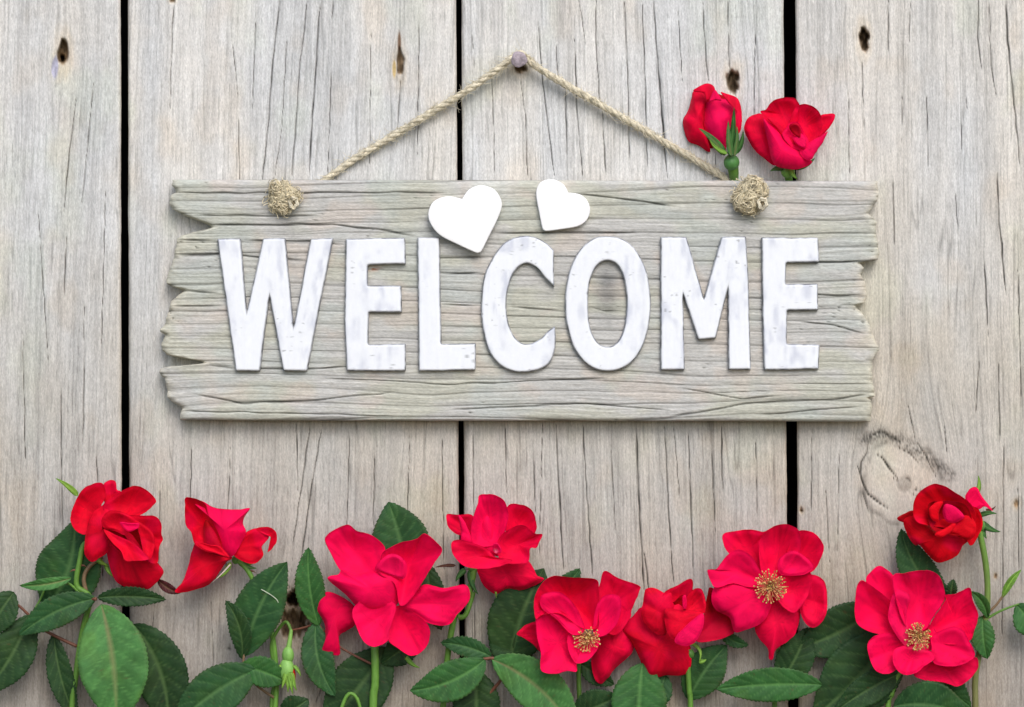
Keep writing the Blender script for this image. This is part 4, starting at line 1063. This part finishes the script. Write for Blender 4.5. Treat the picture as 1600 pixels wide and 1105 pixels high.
# --- rose 5
r = rose('half open crimson rose with off-centre golden stamens, touching the folded dark red rose', (905, GY, 55))
petals(r, FR(800, 880, 200), (660, 630), 42, [
    ([(40, 610), (110, 540), (210, 508), (280, 600), (260, 770), (180, 700), (90, 640)], 1, 'r'),
    ([(900, 440), (1060, 540), (1045, 760), (900, 900), (830, 990), (765, 1042), (710, 990), (685, 830), (740, 640), (840, 560)], 2, 'r', dict(cup=-8, roll=8)),
    ([(800, 68), (920, 130), (1090, 190), (1102, 240), (1035, 400), (1020, 480), (900, 620), (800, 560), (735, 300), (755, 190)], 4, 'r', dict(cup=8)),
    ([(190, 330), (240, 200), (340, 113), (500, 123), (720, 138), (752, 230), (750, 380), (740, 560), (600, 560), (420, 440), (260, 450), (205, 480)], 12, 'r', dict(cup=16, rise=12)),
    ([(205, 460), (260, 410), (420, 410), (560, 540), (620, 640), (590, 740), (560, 860), (560, 935), (480, 932), (380, 957), (265, 940), (242, 870), (250, 780), (215, 620)], 20, 'p', dict(cup=10, rise=12)),
    ([(240, 310), (300, 255), (420, 253), (520, 335), (590, 450), (630, 580), (520, 620), (380, 480), (265, 400)], 32, 'p', dict(cup=8, roll=7)),
    ([(500, 600), (640, 620), (755, 655), (740, 740), (680, 820), (600, 862), (535, 850), (480, 720)], 26, 'p', dict(cup=8, pale=.4)),
    ([(700, 600), (720, 400), (785, 290), (880, 270), (937, 310), (932, 450), (880, 560), (775, 635)], 30, 'p', dict(cup=8, rise=14, tilt=(3, 0))),
], 201, mixp=0.45)
stamens(r, 919, 996, 84, 22, 80, 5, -6, 2)
hip(r, 905, 1010, 30, 8)
stem(r, [(905, 1010, 30), (904, 1050, 24), (906, 1112, 22)], 3.6, 4.0, G_ST * .7, 0, 21)
leaf(r, (862, 935), (906, 888), 30, 26, 34, 'b', 0.05, 0.15, seed=51)
leaf(r, (892, 1120), (968, 1086), 56, 26, 30, 'k', 0.03, 0.12, seed=52)
leaf(r, (905, 1035), (960, 1070), 30, 20, 20, 'k', 0.03, 0.2, seed=53)

# --- rose 6
r = rose('dark red rose with a tight folded centre, between two open roses with stamens', (1078, GY, 55))
petals(r, FR(960, 890, 170), (620, 520), 50, [
    ([(70, 625), (120, 540), (190, 470), (280, 385), (400, 500), (560, 600), (700, 700), (770, 780), (782, 950), (740, 1050), (640, 1080), (520, 1075), (370, 1102), (300, 1010), (240, 870), (165, 730)], 6, 'r', dict(cup=-8, roll=8, mid=(450, 800))),
    ([(500, 240), (620, 170), (780, 95), (795, 215), (800, 330), (740, 430), (600, 440), (510, 380)], 10, 'r', dict(cup=10)),
    ([(790, 215), (850, 190), (900, 220), (932, 360), (910, 440), (820, 460), (730, 430), (720, 300)], 16, 'r', dict(cup=10)),
    ([(310, 210), (370, 183), (440, 200), (510, 237), (580, 240), (600, 400), (540, 500), (520, 662), (400, 640), (300, 540), (270, 430), (290, 340)], 20, 'r', dict(cup=-5, roll=6, tilt=(4, 0))),
    ([(500, 380), (600, 330), (700, 260), (740, 370), (700, 430), (560, 420)], 14, 'd', dict(cup=12, rise=0)),
    ([(510, 500), (518, 400), (680, 412), (860, 425), (895, 460), (800, 600), (640, 720), (540, 650)], 34, 'r', dict(cup=-6, roll=5, tilt=(0, 2))),
    ([(895, 445), (905, 560), (850, 700), (750, 775), (620, 745), (640, 650), (760, 540)], 38, 'm', dict(cup=-5, roll=4, rip=.6)),
    ([(690, 290), (722, 260), (735, 370), (700, 400)], 34, 'p', dict(cup=1, roll=2, rip=.3)),
], 251, mixp=0.20)
hip(r, 1078, 1022, 38, 7)
stem(r, [(1075, 1015, 40), (1075, 1045, 40), (1077, 1080, 38), (1079, 1112, 36)], 4.2, 4.6, G_ST * .95, 0, 23)
leaf(r, (1004, 1036), (998, 1165), 84, 42, 52, 'g', 0.02, 0.12, seed=54)
leaf(r, (1076, 1094), (1136, 1008), 62, 26, 32, 'b', -0.05, 0.12, seed=55)
leaf(r, (1040, 1055), (1010, 1110), 40, 30, 34, 'b', -0.05, 0.12, seed=57)
sepal(r, (1076, 1004), (1092, 1036), 6, 44, 52, 'y', -.28, 56); sepal(r, (1092, 1034), (1104, 1030), 7, 50, 50, 'y', .1, 57)

# --- rose 7
r = rose('wide open crimson rose with a full golden stamen ring, right of the folded one', (1205, GY, 55))
petals(r, FR(1080, 810, 220), (630, 545), 44, [
    ([(120, 640), (150, 540), (260, 640), (350, 860), (280, 930), (150, 965), (35, 962), (80, 850)], 2, 'd', dict(cup=6)),
    ([(930, 445), (1010, 462), (1058, 530), (1067, 720), (1020, 820), (950, 860), (880, 800), (850, 680), (900, 540)], 3, 'r', dict(cup=8, roll=9)),
    ([(255, 120), (350, 100), (460, 86), (560, 105), (620, 100), (640, 300), (600, 420), (480, 420), (300, 280), (250, 190)], 5, 'r', dict(cup=8)),
    ([(660, 480), (740, 280), (820, 108), (950, 108), (1030, 190), (1036, 260), (990, 370), (925, 435), (800, 480)], 7, 'r', dict(cup=10)),
    ([(535, 300), (535, 180), (600, 92), (700, 46), (790, 60), (850, 110), (850, 260), (740, 420), (640, 520), (560, 460)], 12, 'r', dict(cup=12, rise=12)),
    ([(620, 560), (700, 620), (840, 670), (858, 750), (820, 900), (750, 970), (670, 1025), (640, 1105), (610, 1100), (600, 1020), (530, 940), (500, 840), (560, 700)], 12, 'r', dict(cup=-7, rise=14, roll=6)),
    ([(650, 540), (780, 420), (935, 425), (935, 560), (855, 700), (790, 740), (690, 660)], 17, 'r', dict(cup=8, pale=.3)),
    ([(125, 410), (150, 400), (200, 392), (290, 280), (380, 245), (470, 295), (530, 390), (610, 530), (450, 540), (330, 510), (200, 545), (155, 500)], 20, 'p', dict(cup=8, rise=12)),
    ([(690, 320), (800, 253), (900, 305), (965, 385), (890, 440), (770, 450), (690, 430)], 25, 'p', dict(cup=8, roll=8)),
    ([(158, 640), (190, 530), (330, 472), (440, 510), (580, 560), (632, 650), (600, 760), (540, 830), (420, 880), (340, 892), (300, 780), (200, 725)], 30, 'p', dict(cup=-5, rise=8, roll=8)),
], 301, mixp=0.55, dk=1.3)
stamens(r, 1204, 916, 84, 27, 130, 7)
hip(r, 1215, 930, 34, 9)
stem(r, [(1215, 935, 32), (1218, 1000, 26), (1212, 1060, 24), (1210, 1112, 24)], 3.8, 4.0, G_ST * .8, 0, 25)
leaf(r, (1285, 1070), (1118, 1077), 52, 44, 50, 'g', 0.02, 0.12, seed=58)
leaf(r, (1215, 1072), (1262, 980), 56, 22, 28, 'k', 0.05, 0.12, seed=59)
leaf(r, (1125, 985), (1170, 1008), 18, 30, 36, 'b', 0.10, 0.2, seed=60)
stem(r, [(1212, 1040, 26), (1222, 1025, 30), (1216, 1010, 34)], 1.5, 1.5, B_ST, 0, 26, down=False, name='leaf_stalk')

# --- rose 8
r = rose('dark red half open rose highest at the right, beneath the large round knot', (1535, GY, 55))
petals(r, FR(1390, 740, 200), (560, 420), 46, [
    ([(650, 200), (700, 130), (755, 122), (800, 200), (892, 322), (820, 285), (770, 310), (690, 300)], 3, 'p', dict(mid=(735, 220), cup=3)),
    ([(62, 385), (130, 345), (210, 322), (300, 400), (130, 425)], 5, 'd', dict(cup=2)),
    ([(690, 290), (770, 310), (805, 440), (760, 550), (700, 625), (660, 540), (680, 400)], 8, 'r', dict(cup=8)),
    ([(200, 300), (240, 180), (310, 120), (390, 88), (480, 110), (560, 160), (640, 210), (720, 290), (740, 420), (600, 480), (420, 460), (240, 420)], 12, 'r', dict(cup=12, rise=12)),
    ([(120, 400), (220, 370), (340, 440), (440, 520), (560, 510), (690, 560), (635, 620), (590, 700), (520, 745), (410, 768), (330, 700), (260, 620), (210, 612), (150, 520)], 18, 'r', dict(cup=-6, roll=7)),
    ([(330, 280), (420, 240), (640, 260), (710, 400), (680, 520), (500, 530), (360, 470)], 18, 'd', dict(cup=16, rise=0)),
    ([(560, 420), (640, 360), (720, 390), (750, 480), (690, 575), (560, 530), (500, 500)], 32, 'r', dict(cup=-4)),
    ([(345, 300), (400, 250), (465, 245), (425, 340), (425, 412), (375, 405), (345, 360)], 34, 'r', dict(cup=-3, tilt=(-4, 0))),
    ([(458, 330), (480, 262), (570, 290), (645, 375), (560, 425), (490, 412)], 38, 'm', dict(cup=-5, rip=.6)),
    ([(395, 515), (480, 470), (565, 425), (545, 490), (465, 545), (410, 545)], 42, 'r', dict(cup=-2, roll=3)),
], 351, mixp=0.00)
hip(r, 1533, 822, 40, 8); sepal(r, (1532, 815), (1564, 831), 11, 42, 50, 'g', .1, 61); sepal(r, (1530, 806), (1558, 803), 8, 42, 44, 'g', -.1, 62); sepal(r, (1536, 822), (1542, 842), 8, 40, 42, 'g', .1, 63)
sepal(r, (1526, 772), (1528, 742), 7, 34, 34, 'y', .1, 64); sepal(r, (1540, 796), (1556, 790), 4, 40, 46, 'u', .2, 65)
stem(r, [(1528, 815, 40), (1533, 842, 40), (1540, 880, 38), (1543, 920, 36), (1541, 960, 34), (1532, 1010, 30), (1524, 1060, 28), (1524, 1112, 28)], 4.8, 5.0, G_ST * 1.1, 0, 27, col2=B_ST)
leaf(r, (1486, 945), (1408, 826), 54, 24, 34, 'b', -0.10, 0.12, seed=66)
leaf(r, (1536, 962), (1543, 1030), 36, 34, 40, 'g', 0.05, 0.2, seed=67)
leaf(r, (1543, 966), (1516, 924), 19, 38, 44, 'g', 0.12, 0.5, seed=68, serr=.5)
leaf(r, (1487, 935), (1490, 905), 16, 30, 38, 'k', -0.05, 0.3, seed=69)
leaf(r, (1566, 935), (1596, 890), 12, 40, 44, 'y', -0.06, 0.4, seed=70, serr=.4)
leaf(r, (1588, 945), (1622, 1000), 46, 36, 40, 'g', -0.05, 0.15, seed=71)
stem(r, [(1541, 960, 36), (1556, 946, 38), (1568, 930, 40)], 2.2, 1.8, B_ST, 0, 28, down=False, name='leaf_stalk')
stem(r, [(1543, 966, 34), (1565, 954, 36), (1592, 944, 37)], 2.2, 1.5, G_ST * .9, 0, 29, down=False, name='leaf_stalk')

# --- rose 9
r = rose('wide open pinkish red rose with pale golden centre, lowest at the far right', (1388, GY, 55))
petals(r, FR(1320, 880, 220), (580, 590), 46, [
    ([(540, 870), (700, 770), (840, 800), (1020, 735), (1047, 820), (980, 910), (890, 967), (820, 950), (740, 930), (640, 922)], 3, 'r', dict(cup=6)),
    ([(165, 140), (210, 60), (270, 22), (330, 50), (385, 110), (420, 260), (360, 360), (240, 280)], 5, 'p', dict(cup=8)),
    ([(88, 220), (110, 150), (150, 138), (240, 200), (350, 290), (420, 420), (430, 560), (260, 557), (110, 490), (78, 380)], 9, 'r', dict(cup=10)),
    ([(640, 560), (700, 430), (790, 290), (785, 252), (870, 240), (980, 193), (1005, 290), (1047, 410), (1020, 520), (980, 610), (860, 640), (720, 620)], 10, 'r', dict(cup=10)),
    ([(375, 112), (460, 80), (540, 63), (660, 58), (740, 100), (780, 200), (782, 290), (710, 400), (630, 520), (500, 520), (420, 360)], 14, 'p', dict(cup=12, rise=14)),
    ([(178, 640), (240, 568), (380, 550), (500, 650), (440, 780), (405, 830), (340, 870), (250, 850), (200, 760)], 16, 'p', dict(cup=8)),
    ([(690, 560), (840, 498), (920, 520), (970, 600), (1022, 722), (940, 790), (830, 812), (700, 785), (680, 660)], 22, 'p', dict(cup=7, roll=7)),
    ([(340, 430), (360, 300), (395, 208), (460, 218), (512, 270), (485, 400), (500, 560), (480, 650), (400, 560)], 26, 'm', dict(cup=5, roll=6, pale=.2)),
    ([(390, 680), (470, 648), (600, 672), (695, 700), (702, 750), (620, 812), (560, 860), (480, 880), (410, 840), (375, 760)], 26, 'p', dict(cup=7, roll=6, pale=.55)),
    ([(470, 480), (620, 460), (720, 540), (720, 660), (620, 690), (480, 660)], 17, 'm', dict(cup=6, rise=0, pale=1.0)),
], 401, mixp=0.80, dk=1.3)
stamens(r, 1435, 995, 86, 22, 120, 9)
hip(r, 1415, 1020, 36, 9)
stem(r, [(1412, 1040, 40), (1400, 1062, 42), (1393, 1085, 42), (1387, 1112, 42)], 4.4, 4.8, G_ST * 1.1, 0, 31)
leaf(r, (1376, 945), (1243, 1013), 78, 24, 28, 'k', -0.06, 0.1, seed=72)
leaf(r, (1402, 985), (1268, 1122), 112, 32, 38, 'k', -0.05, 0.1, seed=73)
leaf(r, (1412, 1050), (1305, 1112), 46, 42, 48, 'k', 0.03, 0.15, seed=74)
leaf(r, (1396, 1104), (1512, 1120), 74, 52, 58, 'b', -0.08, 0.12, seed=75)
leaf(r, (1462, 1052), (1518, 1105), 44, 30, 30, 'b', 0.05, 0.12, seed=76)
sepal(r, (1460, 1062), (1480, 1075), 8, 36, 44, 'y', .1, 77)

# --- the two roses behind the top edge of the sign
G2 = 'red roses standing behind the top edge of the sign'
r = rose('closed red rosebud with long green sepals, left of the two above the sign', (1146, 300, 8), G2)
petals(r, FR(1050, 120, 150), (640, 900), 14, [
    ([(250, 160), (340, 95), (430, 78), (490, 130), (630, 190), (755, 250), (802, 400), (785, 620), (650, 780), (420, 862), (200, 742), (140, 620), (125, 500), (180, 400), (220, 270)], 4, 'd', dict(cup=-10, rise=0)),
    ([(250, 165), (340, 150), (425, 160), (400, 330), (380, 560), (440, 860), (300, 790), (190, 745), (140, 620), (123, 500), (180, 400), (220, 270)], 12, 'r', dict(cup=-12, rise=0, roll=6)),
    ([(380, 320), (430, 230), (560, 250), (740, 290), (760, 420), (700, 600), (640, 760), (585, 875), (440, 740), (360, 560)], 19, 'm', dict(cup=-14, rise=0, roll=3)),
    ([(560, 180), (640, 200), (755, 250), (802, 400), (795, 600), (740, 680), (700, 600), (730, 400), (640, 290)], 24, 'r', dict(cup=-4, rise=0, mid=(750, 400), rip=.5)),
    ([(245, 165), (340, 95), (430, 78), (492, 130), (480, 230), (400, 290), (360, 190)], 20, 'r', dict(cup=-3, rise=0, rip=.5)),
    ([(425, 292), (455, 210), (490, 150), (530, 190), (572, 275), (500, 270)], 28, 'm', dict(cup=-2, rise=0, rip=.4)),
], 451, mixp=0.35, dk=1.2)
hip(r, 1143, 254, 24, 12.5, (0.07, 0.21, 0.05), 13)
stem(r, [(1143, 250, 24), (1146, 268, 18), (1147, 280, 9), (1148, 300, 7), (1148, 330, 7)], 9.5, 5.0, G_ST * .75, 0, 33, down=False)
sepal(r, (1140, 246), (1147, 166), 11, 38, 62, 'g', .02, 80); sepal(r, (1133, 243), (1091, 200), 12, 40, 54, 'l', .06, 81); sepal(r, (1137, 240), (1108, 216), 7, 44, 54, 'y', -.12, 82)
sepal(r, (1148, 240), (1161, 203), 9, 34, 44, 'g', .1, 83); sepal(r, (1143, 244), (1138, 188), 10, 44, 58, 'l', -.03, 84); sepal(r, (1147, 244), (1151, 196), 8, 42, 54, 'l', .05, 85)
r = rose('opening red rose with a spiral centre, right of the two above the sign', (1233, 300, 8), G2)
petals(r, FR(1150, 140, 160), (600, 480), 20, [
    ([(900, 285), (985, 262), (1066, 268), (1050, 345), (960, 465), (860, 540), (840, 400)], 3, 'r', dict(cup=6)),
    ([(85, 420), (130, 310), (210, 266), (300, 285), (380, 500), (430, 810), (300, 742), (200, 652), (130, 540)], 5, 'r', dict(cup=-4, roll=8)),
    ([(280, 270), (265, 235), (320, 215), (360, 160), (420, 110), (500, 88), (620, 90), (668, 130), (690, 200), (660, 380), (500, 480), (340, 360)], 9, 'r', dict(cup=12)),
    ([(630, 210), (700, 160), (800, 168), (880, 220), (922, 300), (925, 430), (820, 590), (660, 540), (580, 380)], 13, 'r', dict(cup=12)),
    ([(335, 300), (440, 318), (520, 400), (640, 560), (720, 650), (600, 640), (470, 470), (400, 380)], 26, 'r', dict(cup=-2, rip=.5, roll=3)),
    ([(530, 420), (590, 355), (660, 352), (720, 430), (790, 580), (730, 660), (600, 620), (500, 500)], 24, 'p', dict(cup=10, rise=2)),
    ([(575, 400), (620, 360), (680, 380), (700, 450), (690, 520), (610, 470)], 32, 'd', dict(cup=5, rip=.4)),
    ([(700, 470), (760, 560), (740, 640), (660, 600), (620, 530)], 33, 'm', dict(cup=-2, rip=.4)),
    ([(690, 690), (720, 620), (820, 550), (920, 500), (990, 450), (940, 570), (880, 650), (820, 745), (760, 760)], 32, 'm', dict(cup=-4, roll=4, rip=.5)),
    ([(295, 330), (340, 345), (470, 450), (570, 590), (700, 660), (760, 730), (825, 790), (700, 852), (560, 858), (410, 805), (350, 600)], 36, 'p', dict(cup=-9, roll=5, rise=4, mid=(500, 660))),
], 501, mixp=0.35, dk=1.2)
hip(r, 1231, 268, 22, 11, (0.16, 0.34, 0.06), 11); sepal(r, (1225, 263), (1203, 268), 9, 30, 36, 'l', .1, 86); sepal(r, (1240, 262), (1274, 246), 9, 28, 32, 'l', .12, 87); sepal(r, (1235, 262), (1246, 280), 8, 34, 36, 'y', .1, 88)
stem(r, [(1231, 262, 22), (1232, 276, 14), (1233, 290, 8), (1233, 330, 7)], 6.5, 5.0, G_ST, 0, 34, down=False)
